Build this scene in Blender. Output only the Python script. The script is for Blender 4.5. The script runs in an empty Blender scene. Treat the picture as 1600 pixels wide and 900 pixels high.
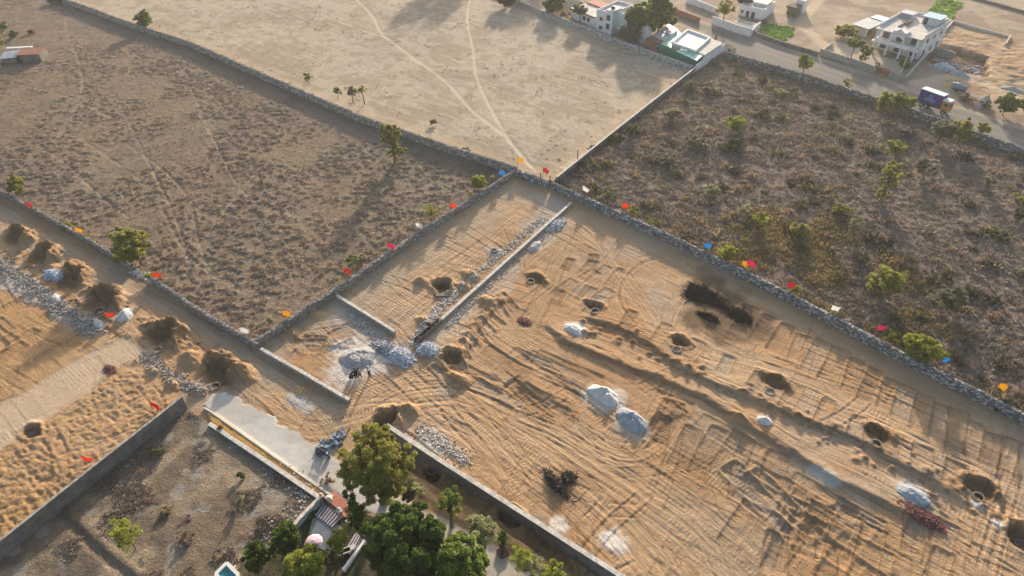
import bpy, bmesh, math, random
import numpy as np
from mathutils import Vector, Matrix

# ------------------------------------------------------------------ camera, sky, sun, exposure
S = bpy.context.scene
COL = S.collection
CAM_H, PITCH, FPX = 61.0, math.radians(40.0), 1066.7
cam_d = bpy.data.cameras.new("camera"); cam = bpy.data.objects.new("camera", cam_d); COL.objects.link(cam)
cam_d.sensor_width = 36.0; cam_d.lens = 24.0; cam_d.clip_start = 1.0; cam_d.clip_end = 6000.0
cam.location = (0, 0, CAM_H); cam.rotation_euler = (math.pi/2 - PITCH, 0, 0)
S.camera = cam

SUN_AZ, SUN_EL = math.radians(11.5), math.radians(14.5)      # azimuth clockwise from +Y
world = bpy.data.worlds.new("World"); S.world = world; world.use_nodes = True
wn = world.node_tree.nodes; wl = world.node_tree.links
bg = wn.get("Background") or wn.new("ShaderNodeBackground")
sky = wn.new("ShaderNodeTexSky"); sky.sky_type = 'NISHITA'; sky.sun_disc = False
sky.sun_elevation = SUN_EL; sky.sun_rotation = SUN_AZ
sky.air_density = 1.0; sky.dust_density = 3.0; sky.ozone_density = 1.0
wl.new(sky.outputs[0], bg.inputs[0]); bg.inputs[1].default_value = 0.15
sun_d = bpy.data.lights.new("sun", 'SUN'); sun = bpy.data.objects.new("sun", sun_d); COL.objects.link(sun)
sun_d.energy = 4.7; sun_d.angle = math.radians(2.2); sun_d.color = (1.0, 0.86, 0.70)
sv = Vector((math.sin(SUN_AZ)*math.cos(SUN_EL), math.cos(SUN_AZ)*math.cos(SUN_EL), math.sin(SUN_EL)))
sun.rotation_euler = sv.to_track_quat('Z', 'Y').to_euler(); sun.location = (30, 60, 90)
S.view_settings.view_transform = 'Standard'; S.view_settings.look = 'None'
S.view_settings.exposure = 0.82; S.view_settings.gamma = 1.0; S.view_settings.use_curve_mapping = False

# ------------------------------------------------------------------ survey: photo point -> place on the ground
cp, sp_ = math.cos(PITCH), math.sin(PITCH)
def P(px, py, z=0.0):
    x = (px-800)/FPX; y = (450-py)/FPX
    d = (x, cp + y*sp_, -sp_ + y*cp)
    t = (z-CAM_H)/d[2]
    return Vector((d[0]*t, d[1]*t, z))
def PV(pts, z=0.0): return [P(a, b, z) for a, b in pts]
def hgt(base, top_y):                                         # height of an upright thing from its foot and its top row
    k = (450-top_y)/FPX
    return CAM_H + base.y*(k*cp-sp_)/(cp+k*sp_)
def mpp(b):                                                   # metres per photo pixel at a place
    return (b.y*cp + (CAM_H-b.z)*sp_)/FPX
HAZE = 0.00024
RNG = np.random.default_rng(7); rnd = random.Random(11)

# ------------------------------------------------------------------ node materials
def nt_new(name):
    m = bpy.data.materials.new(name); m.use_nodes = True
    n = m.node_tree.nodes; l = m.node_tree.links
    b = n.get("Principled BSDF"); b.inputs['Specular IOR Level'].default_value = 0.2
    return m, n, l, b
def mat(name, c, rough=0.85, var=0.25, scale=3.0, bump=0.0, metal=0.0, c2=None, bscale=None, spec=0.2):
    m, n, l, b = nt_new(name)
    tc = n.new("ShaderNodeTexCoord"); nz = n.new("ShaderNodeTexNoise")
    nz.inputs['Scale'].default_value = scale; nz.inputs['Detail'].default_value = 6; nz.inputs['Roughness'].default_value = 0.65
    l.new(tc.outputs['Object'], nz.inputs['Vector'])
    rp = n.new("ShaderNodeValToRGB"); l.new(nz.outputs['Fac'], rp.inputs['Fac'])
    a = [max(0, v*(1-var)) for v in c]; d = c2 or [min(1, v*(1+var)) for v in c]
    rp.color_ramp.elements[0].position = 0.32; rp.color_ramp.elements[1].position = 0.68
    rp.color_ramp.elements[0].color = (*a, 1); rp.color_ramp.elements[1].color = (*d, 1)
    l.new(rp.outputs['Color'], b.inputs['Base Color'])
    b.inputs['Roughness'].default_value = rough; b.inputs['Metallic'].default_value = metal
    b.inputs['Specular IOR Level'].default_value = spec
    if bump > 0:
        n2 = n.new("ShaderNodeTexNoise"); n2.inputs['Scale'].default_value = bscale or scale*4; n2.inputs['Detail'].default_value = 5
        l.new(tc.outputs['Object'], n2.inputs['Vector'])
        bp = n.new("ShaderNodeBump"); bp.inputs['Strength'].default_value = bump; bp.inputs['Distance'].default_value = 0.1
        l.new(n2.outputs['Fac'], bp.inputs['Height']); l.new(bp.outputs['Normal'], b.inputs['Normal'])
    return m
def mat_attr(name, var=0.18, scale=6.0, bump=0.6, bscale=9.0, bdist=0.12, rough=0.95):
    """earth: the surveyed soil colour ('tint') broken up by fine noise"""
    m, n, l, b = nt_new(name)
    at = n.new("ShaderNodeAttribute"); at.attribute_name = 'tint'
    tc = n.new("ShaderNodeTexCoord"); nz = n.new("ShaderNodeTexNoise")
    nz.inputs['Scale'].default_value = scale; nz.inputs['Detail'].default_value = 8; nz.inputs['Roughness'].default_value = 0.75
    l.new(tc.outputs['Object'], nz.inputs['Vector'])
    mr = n.new("ShaderNodeMapRange"); mr.inputs[1].default_value = 0.3; mr.inputs[2].default_value = 0.7
    mr.inputs[3].default_value = 1-var; mr.inputs[4].default_value = 1+var
    l.new(nz.outputs['Fac'], mr.inputs[0])
    mx = n.new("ShaderNodeVectorMath"); mx.operation = 'SCALE'
    l.new(at.outputs['Color'], mx.inputs[0]); l.new(mr.outputs[0], mx.inputs['Scale'])
    l.new(mx.outputs[0], b.inputs['Base Color'])
    n2 = n.new("ShaderNodeTexNoise"); n2.inputs['Scale'].default_value = bscale; n2.inputs['Detail'].default_value = 7
    n2.inputs['Roughness'].default_value = 0.7
    l.new(tc.outputs['Object'], n2.inputs['Vector'])
    bp = n.new("ShaderNodeBump"); bp.inputs['Strength'].default_value = bump; bp.inputs['Distance'].default_value = bdist
    l.new(n2.outputs['Fac'], bp.inputs['Height']); l.new(bp.outputs['Normal'], b.inputs['Normal'])
    b.inputs['Roughness'].default_value = rough; b.inputs['Specular IOR Level'].default_value = 0.05
    return m
def mat_tracked(name):
    """worked earth: fine grooves and cleat marks that follow the direction each machine drove ('track' = across, along, strength)"""
    m = mat_attr(name, .16, 4.0, .8, 6.0, .12); n = m.node_tree.nodes; l = m.node_tree.links; b = n.get("Principled BSDF")
    at = n.new("ShaderNodeAttribute"); at.attribute_name = 'track'; sp = n.new("ShaderNodeSeparateXYZ"); l.new(at.outputs['Vector'], sp.inputs[0])
    def math_(op, a, c=None, d=None):
        q = n.new("ShaderNodeMath"); q.operation = op
        for i, v in enumerate((a, c, d)):
            if v is None: continue
            if isinstance(v, (int, float)): q.inputs[i].default_value = v
            else: l.new(v, q.inputs[i])
        return q.outputs[0]
    def noise_(kx, ky, det=3, rough=.6):
        cb = n.new("ShaderNodeCombineXYZ"); l.new(math_('MULTIPLY', sp.outputs[0], kx), cb.inputs[0]); l.new(math_('MULTIPLY', sp.outputs[1], ky), cb.inputs[1])
        q = n.new("ShaderNodeTexNoise"); q.inputs['Scale'].default_value = 1.0; q.inputs['Detail'].default_value = det; q.inputs['Roughness'].default_value = rough
        l.new(cb.outputs[0], q.inputs['Vector']); return q.outputs['Fac']
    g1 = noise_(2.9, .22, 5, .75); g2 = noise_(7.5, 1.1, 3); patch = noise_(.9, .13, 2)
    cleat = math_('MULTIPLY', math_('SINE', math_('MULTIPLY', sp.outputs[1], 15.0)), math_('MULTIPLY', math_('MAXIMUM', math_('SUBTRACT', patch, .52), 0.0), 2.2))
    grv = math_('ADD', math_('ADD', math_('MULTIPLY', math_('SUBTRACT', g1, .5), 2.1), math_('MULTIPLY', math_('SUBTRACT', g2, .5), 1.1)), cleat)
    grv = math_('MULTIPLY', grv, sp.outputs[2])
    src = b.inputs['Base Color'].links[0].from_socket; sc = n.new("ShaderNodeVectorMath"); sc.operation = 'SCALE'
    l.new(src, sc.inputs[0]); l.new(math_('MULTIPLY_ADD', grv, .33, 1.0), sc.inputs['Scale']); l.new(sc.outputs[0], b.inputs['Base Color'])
    b0 = b.inputs['Normal'].links[0].from_node; bp = n.new("ShaderNodeBump"); bp.inputs['Strength'].default_value = 1.0; bp.inputs['Distance'].default_value = .075
    l.new(grv, bp.inputs['Height']); l.new(b0.outputs[0], bp.inputs['Normal']); l.new(bp.outputs[0], b.inputs['Normal'])
    return m
def mat_leaf(name, lo, hi, trans=0.55):
    m, n, l, b = nt_new(name)
    at = n.new("ShaderNodeAttribute"); at.attribute_name = 'leaf'
    rp = n.new("ShaderNodeValToRGB"); l.new(at.outputs['Fac'], rp.inputs['Fac'])
    rp.color_ramp.elements[0].color = (*lo, 1); rp.color_ramp.elements[1].color = (*hi, 1)
    tr = n.new("ShaderNodeBsdfTranslucent"); mx = n.new("ShaderNodeMixShader"); mx.inputs[0].default_value = trans
    l.new(rp.outputs['Color'], b.inputs['Base Color']); l.new(rp.outputs['Color'], tr.inputs['Color'])
    b.inputs['Roughness'].default_value = 0.6
    l.new(b.outputs[0], mx.inputs[1]); l.new(tr.outputs[0], mx.inputs[2])
    l.new(mx.outputs[0], n.get("Material Output").inputs['Surface'])
    return m
M = dict(
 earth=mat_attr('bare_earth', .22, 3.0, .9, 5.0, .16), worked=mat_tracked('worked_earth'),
 scrubsoil=mat_attr('scrub_soil', .3, 3.0, 1.0, 4.0, .25),
 grasssoil=mat_attr('dry_grass_soil', .32, 2.5, .7, 6.0, .12),
 lane=mat_attr('gravel_surface', .12, 8.0, .5, 14.0, .08),
 stone=mat_attr('rubble_stone', .25, 8.0, .6, 8.0, .08, .9),
 concrete=mat('weathered_concrete', (.35,.315,.27), .9, .45, 2.2, .5, bscale=8),
 concrete_dark=mat('dark_render', (.17,.155,.14), .9, .35, .8, .5, bscale=6),  # plain darker grey for wall faces, planks and hut walls
 cap=mat('pale_stone_lit_top', (.55,.51,.45), .9, .35, 2.5, .4),  # pale stone; on wall tops it stands for the light falling there
 white=mat('whitewash', (.72,.705,.68), .85, .14, .6, .2),
 offwhite=mat('aged_whitewash', (.62,.60,.56), .85, .15, .9, .15),
 roofc=mat('cement_roof', (.52,.49,.44), .9, .2, .8, .2),
 sheet=mat('grey_roof_sheet', (.36,.38,.40), .6, .2, 1.0, .1),
 glass=mat('dark_window', (.03,.035,.045), .2, .2, 2.0, spec=.5),
 greenwall=mat('green_sheet_wall', (.03,.20,.13), .55, .15, 1.0),
 greenroof=mat('pale_green_sheet', (.30,.60,.50), .5, .15, 1.0),
 brick=mat('brick', (.30,.15,.10), .9, .35, 3.0, .5),
 brickpile=mat('broken_red_brick', (.17,.065,.06), .9, .5, 4.0, .5),
 rust=mat('rusty_tin', (.24,.11,.07), .8, .4, 1.5, .2),
 bluetin=mat('blue_tin', (.30,.48,.58), .6, .15, 1.0),
 wood=mat('bark', (.13,.10,.07), .95, .3, 3.0, .6),
 deadwood=mat('dead_wood', (.10,.08,.065), .95, .3, 3.0, .4),
 charred=mat('charred_brush', (.042,.030,.022), .95, .4, 3.0, .4),
 pole=mat('bamboo_pole', (.30,.23,.14), .8, .2, 5.0),
 blackm=mat('black_metal', (.02,.02,.022), .4, .2, 3.0, spec=.5),
 rubber=mat('rubber', (.02,.02,.02), .9, .2, 3.0),
 tblue=mat('blue_tarpaulin', (.012,.028,.17), .55, .2, 1.0, .1),
 twhite=mat('cargo_roof_sheet', (.72,.73,.76), .6, .1, 1.0, .1),
 torange=mat('orange_cab_paint', (.55,.24,.05), .5, .15, 2.0),
 emblem=mat('pale_lettering', (.35,.45,.65), .6, .1, 2.0),
 terracotta=mat('terracotta_paving', (.42,.17,.125), .85, .15, 1.5, .3),
 step_l=mat('pale_step_stone', (.50,.45,.46), .7, .1, 2.0),
 step_d=mat('maroon_step_stone', (.045,.02,.03), .6, .2, 2.0),
 paving=mat('grey_paving', (.24,.26,.27), .8, .2, 1.2, .2),
 bluegrey=mat('blue_grey_render', (.42,.50,.55), .8, .15, 1.0, .2),
 pink=mat('pink_canvas', (.72,.50,.58), .8, .1, 2.0),
 skin=mat('skin', (.20,.11,.07), .6, .1, 4.0),
 hair=mat('black_hair', (.012,.01,.01), .6, .2, 6.0),
 tank=mat('tanker_paint', (.20,.25,.29), .5, .25, 1.5, .1),
 water=mat('dark_water', (.03,.06,.06), .08, .2, 1.0, spec=.5),
 pool=mat('teal_pool_water', (.02,.22,.22), .1, .15, 1.0, spec=.5),
 pot=mat('clay_pot', (.10,.05,.04), .8, .2, 3.0),
 grave_w=mat('white_stone_dust', (.58,.56,.52), .95, .22, 2.5, 1.0, bscale=5),
 grave_b=mat('blue_grey_grit', (.31,.345,.37), .95, .22, 2.5, 1.0, bscale=5),
 grave_g=mat('grey_gravel', (.34,.33,.32), .95, .25, 2.5, 1.0, bscale=5),
 cement=mat('set_cement', (.46,.45,.42), .9, .15, 1.2, .4),
 ringc=mat('cast_concrete', (.20,.165,.13), .9, .2, 2.0, .3),
 dark=mat('dark_hole', (.02,.016,.013), 1.0, .2, 2.0),
 tyrerubber=mat('tyre_rubber', (.018,.018,.018), .85, .2, 3.0),
 haze_tin=mat('galvanised_sheet', (.45,.47,.50), .5, .2, 1.0, .1),
)
LEAF = dict(
 green=mat_leaf('leaf_green', (0.049, 0.087, 0.020), (0.334, 0.420, 0.075)),
 olive=mat_leaf('leaf_olive', (0.131, 0.138, 0.032), (0.522, 0.493, 0.109)),
 yellow=mat_leaf('leaf_yellow_green', (0.123, 0.167, 0.026), (0.550, 0.550, 0.087)),
 grey=mat_leaf('leaf_grey_green', (0.109, 0.116, 0.072), (0.348, 0.348, 0.210)),
 dark=mat_leaf('leaf_dark', (0.043, 0.058, 0.029), (0.174, 0.203, 0.072)),
 pale=mat_leaf('leaf_pale', (0.203, 0.217, 0.094), (0.550, 0.550, 0.290)),
 deep=mat_leaf('leaf_deep_green', (0.014, 0.036, 0.009), (0.185, 0.270, 0.042)),
 dry=mat_leaf('leaf_dry_brown', (0.174, 0.131, 0.090), (0.435, 0.334, 0.217)),
)

# ------------------------------------------------------------------ object helpers
def tag(o, label=None, cat=None, group=None, kind=None):
    if label: o['label'] = label
    if cat: o['category'] = cat
    if group: o['group'] = group
    if kind: o['kind'] = kind
    return o
def link(name, me, m=None, parent=None):
    o = bpy.data.objects.new(name, me); COL.objects.link(o)
    if m is not None: me.materials.append(m)
    if parent is not None: o.parent = parent
    return o
def empty(name, loc, rz=0.0):
    o = bpy.data.objects.new(name, None); COL.objects.link(o)
    o.location = loc; o.rotation_euler = (0, 0, rz); o.empty_display_size = 0.3
    return o
def copy_tree(o, parent=None):
    c = o.copy(); COL.objects.link(c)
    if parent is not None: c.parent = parent
    for ch in list(o.children): copy_tree(ch, c)
    return c
class MB:
    def __init__(s): s.v = []; s.f = []
    def add(s, vs, fs):
        k = len(s.v); s.v += [tuple(v) for v in vs]; s.f += [tuple(i+k for i in f) for f in fs]
    def hexa(s, a): s.add(a, [(3,2,1,0),(4,5,6,7),(0,1,5,4),(1,2,6,5),(2,3,7,6),(3,0,4,7)])
    def box(s, x0, y0, z0, x1, y1, z1):
        s.hexa([(x0,y0,z0),(x1,y0,z0),(x1,y1,z0),(x0,y1,z0),(x0,y0,z1),(x1,y0,z1),(x1,y1,z1),(x0,y1,z1)])
    def prism(s, poly, z0, z1):
        n = len(poly)
        s.add([(p[0],p[1],z0) for p in poly]+[(p[0],p[1],z1) for p in poly],
              [tuple(range(n-1,-1,-1)), tuple(range(n,2*n))]+[(i,(i+1)%n,n+(i+1)%n,n+i) for i in range(n)])
    def tube(s, pts, rads, n=6):
        rings = []
        for i, p in enumerate(pts):
            p = Vector(p); d = Vector(pts[min(i+1,len(pts)-1)])-Vector(pts[max(i-1,0)])
            d = d.normalized() if d.length > 1e-6 else Vector((0,0,1))
            a = d.orthogonal().normalized(); b = d.cross(a)
            rings.append([p+(a*math.cos(t)+b*math.sin(t))*rads[i] for t in [2*math.pi*j/n for j in range(n)]])
        vs = [v for r in rings for v in r]; fs = []
        for i in range(len(pts)-1):
            for j in range(n): fs.append((i*n+j, i*n+(j+1)%n, (i+1)*n+(j+1)%n, (i+1)*n+j))
        fs.append(tuple(range(n-1,-1,-1))); fs.append(tuple((len(pts)-1)*n+j for j in range(n)))
        s.add(vs, fs)
    def lathe(s, prof, n=20, c=(0,0)):
        vs = []; fs = []
        for r, z in prof:
            for j in range(n): vs.append((c[0]+r*math.cos(2*math.pi*j/n), c[1]+r*math.sin(2*math.pi*j/n), z))
        for i in range(len(prof)-1):
            for j in range(n): fs.append((i*n+j, i*n+(j+1)%n, (i+1)*n+(j+1)%n, (i+1)*n+j))
        s.add(vs, fs)
    def build(s, name, m, parent=None, smooth=False, bevel=0):
        me = bpy.data.meshes.new(name); me.from_pydata(s.v, [], s.f); me.validate()
        bm = bmesh.new(); bm.from_mesh(me); bmesh.ops.recalc_face_normals(bm, faces=bm.faces)
        if bevel: bmesh.ops.bevel(bm, geom=list(bm.edges), offset=bevel, segments=1, affect='EDGES', clamp_overlap=True)
        bm.to_mesh(me); bm.free()
        if smooth: me.polygons.foreach_set('use_smooth', [True]*len(me.polygons))
        return link(name, me, m, parent)
def np_mesh(name, V, F, m=None, parent=None, smooth=False, attr=None, vec=None):
    """V (n,3), F (k,4) quads; attr = (name, 'POINT'|'FACE', values) with (n,) floats or (n,3) colours"""
    me = bpy.data.meshes.new(name)
    V = np.ascontiguousarray(V, dtype=np.float32); F = np.ascontiguousarray(F, dtype=np.int32)
    k = F.shape[1]
    me.vertices.add(len(V)); me.vertices.foreach_set('co', V.ravel())
    me.loops.add(F.size); me.loops.foreach_set('vertex_index', F.ravel())
    me.polygons.add(len(F)); me.polygons.foreach_set('loop_start', np.arange(0, F.size, k, dtype=np.int32))
    me.polygons.foreach_set('loop_total', np.full(len(F), k, dtype=np.int32))
    me.polygons.foreach_set('use_smooth', np.full(len(F), smooth, dtype=bool))
    me.update(calc_edges=True)
    if attr:
        an, dom, val = attr; val = np.asarray(val, dtype=np.float32)
        if val.ndim == 2:
            a = me.attributes.new(an, 'FLOAT_COLOR', dom)
            a.data.foreach_set('color', np.concatenate([val, np.ones((len(val),1),np.float32)],1).ravel())
        else:
            a = me.attributes.new(an, 'FLOAT', dom); a.data.foreach_set('value', val.ravel())
    if vec is not None:
        a = me.attributes.new(vec[0], 'FLOAT_VECTOR', 'POINT'); a.data.foreach_set('vector', np.ascontiguousarray(vec[1], dtype=np.float32).ravel())
    return link(name, me, m, parent)

# ------------------------------------------------------------------ noise
_tab = np.random.default_rng(3).random((8, 256, 256)).astype(np.float32)
def vnoise(x, y, seed=0):
    xi = np.floor(x); yi = np.floor(y); fx = (x-xi).astype(np.float32); fy = (y-yi).astype(np.float32)
    xi = xi.astype(np.int32); yi = yi.astype(np.int32); T = _tab[seed % 8]; o = (seed*37) % 256
    a0 = (xi+o) & 255; a1 = (xi+o+1) & 255; b0 = (yi+o*3) & 255; b1 = (yi+o*3+1) & 255
    fx = fx*fx*fx*(fx*(fx*6-15)+10); fy = fy*fy*fy*(fy*(fy*6-15)+10)
    return (T[a0,b0]*(1-fx)+T[a1,b0]*fx)*(1-fy)+(T[a0,b1]*(1-fx)+T[a1,b1]*fx)*fy
def fbm(x, y, scale, octv=4, seed=0, gain=0.5):
    r = 0; a = 1.0; t = 0; f = 1.0/scale
    for i in range(octv):
        r = r + a*vnoise(x*f+i*17.3, y*f-i*9.1, seed+i); t += a; a *= gain; f *= 2.03
    return r/t                                                # 0..1, mean .5
def sst(a, b, x):
    t = np.clip((x-a)/(b-a), 0, 1); return t*t*(3-2*t)
def spline(pts, n=10):
    pts = [Vector(p[:2]) for p in pts]
    if len(pts) < 3: return [pts[0].lerp(pts[-1], i/n) for i in range(n+1)]
    q = [pts[0]*2-pts[1]]+pts+[pts[-1]*2-pts[-2]]; out = []
    for i in range(1, len(q)-2):
        a, b, c, d = q[i-1:i+3]
        for k in range(n):
            t = k/n
            out.append(0.5*((2*b)+(c-a)*t+(2*a-5*b+4*c-d)*t*t+(3*b-a-3*c+d)*t**3))
    out.append(pts[-1]); return out
# ------------------------------------------------------------------ terrain survey grid
_x = [0.0]
while _x[-1] < 178: _x.append(_x[-1]+0.14+max(0, _x[-1]-62)*.0045)
XS = np.array([-v for v in _x[:0:-1]]+_x)
_y = [13.0]
while _y[-1] < 242: _y.append(_y[-1]+0.12*(1+max(0, _y[-1]-36)/85.0))
YS = np.array(_y)
GX, GY = np.meshgrid(XS, YS)
GX = GX.astype(np.float32); GY = GY.astype(np.float32)
H = np.zeros_like(GX); C = np.zeros(GX.shape+(3,), np.float32); Z = np.zeros(GX.shape, np.int8)
TUFT = np.zeros_like(GX); TR = np.zeros(GX.shape+(3,), np.float32)
def win(x0, x1, y0, y1):
    i0, i1 = np.searchsorted(XS, [x0, x1]); j0, j1 = np.searchsorted(YS, [y0, y1])
    return (slice(max(0,j0-1), max(j1+1,1)), slice(max(0,i0-1), max(i1+1,1)))
def sdpoly(x, y, poly):
    d = np.full(x.shape, 1e9, np.float32); ins = np.zeros(x.shape, bool); n = len(poly)
    for i in range(n):
        ax, ay = poly[i]; bx, by = poly[(i+1) % n]; ex, ey = bx-ax, by-ay
        t = np.clip(((x-ax)*ex+(y-ay)*ey)/(ex*ex+ey*ey+1e-9), 0, 1)
        d = np.minimum(d, (x-ax-t*ex)**2+(y-ay-t*ey)**2)
        c = ((ay > y) != (by > y)) & (x < (bx-ax)*(y-ay)/((by-ay) if abs(by-ay) > 1e-9 else 1e-9)+ax)
        ins ^= c
    d = np.sqrt(d); return np.where(ins, d, -d)
def area(pts, feather=0.3, warp=0.0, wscale=3.0, world=False):
    poly = [(p[0], p[1]) for p in (pts if world else PV(pts))]; q = np.array(poly); m = feather+warp+0.5
    sl = win(q[:,0].min()-m, q[:,0].max()+m, q[:,1].min()-m, q[:,1].max()+m)
    x, y = GX[sl], GY[sl]; d = sdpoly(x, y, poly)
    if warp: d = d+warp*2*(fbm(x, y, wscale, 4, 5)-0.5)*1.6
    return sl, sst(-feather, feather, d), d
def paint(sl, m, col, a=1.0):
    m = (m*a)[..., None]; C[sl] = C[sl]*(1-m)+np.array(col, np.float32)*m
def lateral(pts, W, n=10, world=False):
    L = spline(pts if world else PV(pts), n); q = np.array([[p[0], p[1]] for p in L])
    sl = win(q[:,0].min()-W, q[:,0].max()+W, q[:,1].min()-W, q[:,1].max()+W)
    x0, y0 = sl[1].start, sl[0].start
    D = np.full(GX[sl].shape, 1e6, np.float32); A = np.zeros_like(D); s0 = 0.0
    for i in range(len(q)-1):
        a, b = q[i], q[i+1]; e = b-a; ln = math.hypot(*e)
        if ln < 1e-6: continue
        w = win(min(a[0],b[0])-W, max(a[0],b[0])+W, min(a[1],b[1])-W, max(a[1],b[1])+W)
        ws = (slice(max(0, w[0].start-y0), max(0, w[0].stop-y0)), slice(max(0, w[1].start-x0), max(0, w[1].stop-x0)))
        x = GX[sl][ws]; y = GY[sl][ws]
        if x.size == 0: s0 += ln; continue
        t = np.clip(((x-a[0])*e[0]+(y-a[1])*e[1])/(ln*ln), 0, 1)
        dx = x-a[0]-t*e[0]; dy = y-a[1]-t*e[1]; d = np.sqrt(dx*dx+dy*dy)*np.sign(e[0]*dy-e[1]*dx)
        sub = D[ws]; k = np.abs(d) < np.abs(sub)
        sub[k] = d[k]; A[ws][k] = s0+t[k]*ln; s0 += ln
    return sl, D, A, s0
# soil colours (dry albedo)
SAND=(.395,.245,.132); SANDL=(.475,.325,.195); ORANGE=(.36,.20,.095); FRESH=(.165,.098,.052); GREY=(.36,.30,.235)
CLOD=(.238,.178,.128); STRAW=(.40,.332,.250); DIRTP=(.27,.215,.155)

# --- base: gentle unevenness everywhere
H += 0.5*(fbm(GX, GY, 30, 3, 1)-0.5)
nA = fbm(GX, GY, 7, 4, 2); nB = fbm(GX, GY, 1.6, 4, 3); nC = fbm(GX, GY, 16, 4, 4)
aA = math.radians(-39); ca, sa = math.cos(aA), math.sin(aA)
U = GX*ca+GY*sa; Vv = -GX*sa+GY*ca                           # along / across the plot lines
st1 = fbm(U/9, Vv/0.42, 1.0, 3, 6); st2 = fbm(U/0.42, Vv/6, 1.0, 3, 7)
C[:] = SAND
t = sst(.42, .62, nC)[..., None]; C[:] = C*(1-.6*t)+np.array(SANDL)*.6*t
t = sst(.52, .68, nA)[..., None]; C[:] = C*(1-.35*t)+np.array(ORANGE)*.35*t
t = sst(.55, .72, fbm(GX, GY, 11, 4, 9))[..., None]; C[:] = C*(1-.5*t)+np.array(GREY)*.5*t
smask = 0.35+0.65*sst(.4, .6, fbm(GX, GY, 9, 3, 8))
H += 0.05*(fbm(GX, GY, .4, 3, 11)-.5)+0.03*smask*(st1-.5)*2+0.03*(1-smask)*(st2-.5)*2+0.07*(nB-.5)*2
ks_ = fbm(GX, GY, 6, 3, 50) < .52
wx_ = 1.2*(fbm(GX, GY, 9, 2, 51)-.5)
TR[..., 0] = np.where(ks_, Vv+wx_, U+wx_+50); TR[..., 1] = np.where(ks_, U, Vv); TR[..., 2] = .15+.7*sst(.42, .62, fbm(GX, GY, 4, 4, 52))
t = (np.clip((st1-.5)*3, -1, 1)*smask)[..., None]; C *= 1+0.12*t

ZN = dict(site=0, ploughed=1, dry=2, scrub=3, road=4, yard=5, plot=6, lane=7, garden=8)
def zone(name, pts):
    sl, m, d = area(pts, .05)
    if name == 'lane': d = d+1.3*(fbm(GX[sl], GY[sl], 1.6, 4, 71)-.5)*((GX[sl] > P(345,640).x)*(GY[sl] > P(560,745).y)); m = sst(-.05, .05, d)
    Z[sl][d > 0] = ZN[name]; return sl, m, d
def reset(sl, d, base):                                       # clear the site's relief and colour inside a zone
    k = d > 0
    H[sl][k] = (0.5*(fbm(GX[sl], GY[sl], 30, 3, 1)-0.5))[k]; C[sl][k] = base

# --- ploughed field, left
PL = [(-900,-200),(40,-30),(95,2),(300,74),(560,187),(806,268),(400,533),(404,543),(215,429),(0,304),(-700,-110)]
sl, m, d = zone('ploughed', PL); reset(sl, d, CLOD)
x, y = GX[sl], GY[sl]; k = (d > 0).astype(np.float32)
cl = fbm(x, y, .75, 4, 12); big = fbm(x, y, 10, 4, 13)
pat = .22+.78*sst(.36, .54, big-0.05+.12*np.clip(1.1-np.abs((y-84)/42), -1, 1))*sst(-.5, 2.5, d)
clod = sst(.44, .66, cl)*pat
H[sl] += k*(0.15*clod+0.10*(fbm(x, y, .5, 3, 14)-.5)+.07*(fbm(x, y, 3, 3, 15)-.5))
TUFT[sl] = np.maximum(TUFT[sl], k*clod)
paint(sl, k*(1-pat)*sst(.35, .6, fbm(x, y, 6, 3, 16)), (.25,.19,.138), .6)
paint(sl, k*clod, (.18,.136,.10), .5)
paint(sl, k*sst(.55, .7, fbm(x, y, 12, 4, 20)), (.235,.20,.13), .45)
paint(sl, k*sst(.5, .62, fbm(x, y, .55, 3, 53)), (.135,.10,.074), .45)
paint(sl, k*sst(.56, .66, fbm(x+31, y, .7, 3, 54)), (.265,.205,.15), .45)
paint(sl, k*sst(9, 2, np.abs(d-3))*sst(75, 105, y), (.19,.16,.135), .4)
for pts, w in (([(60,225),(110,262),(150,300),(200,340)], .5), ([(115,0),(103,40),(130,130),(80,230),(20,255)], .4),
               ([(300,320),(318,400),(350,440),(420,465)], .5), ([(255,330),(300,405),(400,470)], .45), ([(0,170),(60,200),(120,215),(190,260)], .6),
               ([(95,180),(180,215),(260,270),(310,330)], .4), ([(410,260),(350,330),(310,390)], .4), ([(300,140),(340,230),(390,310),(470,340)], .4),
               ([(20,130),(100,150),(200,195)], .4), ([(460,330),(500,400),(520,450)], .35), ([(180,150),(230,250),(270,330),(300,420)], .4)):
    s2, D, A, _ = lateral(pts, 3); mm = sst(w*.8, w*.1, np.abs(D)+.5*(fbm(GX[s2], GY[s2], 1.5, 2, 3)-.5))
    H[s2] = H[s2]*(1-.5*mm)-.05*mm; paint(s2, mm, (.31,.245,.18), .65); TUFT[s2] *= 1-mm

s2, m2, d2 = sl, m, d
paint(sl, k*sst(.47, .6, fbm(x, y, 14, 4, 60)), (.235,.165,.108), .4)
paint(sl, k*sst(.52, .62, fbm(x+90, y, 5, 4, 61)), (.135,.105,.083), .35)
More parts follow.
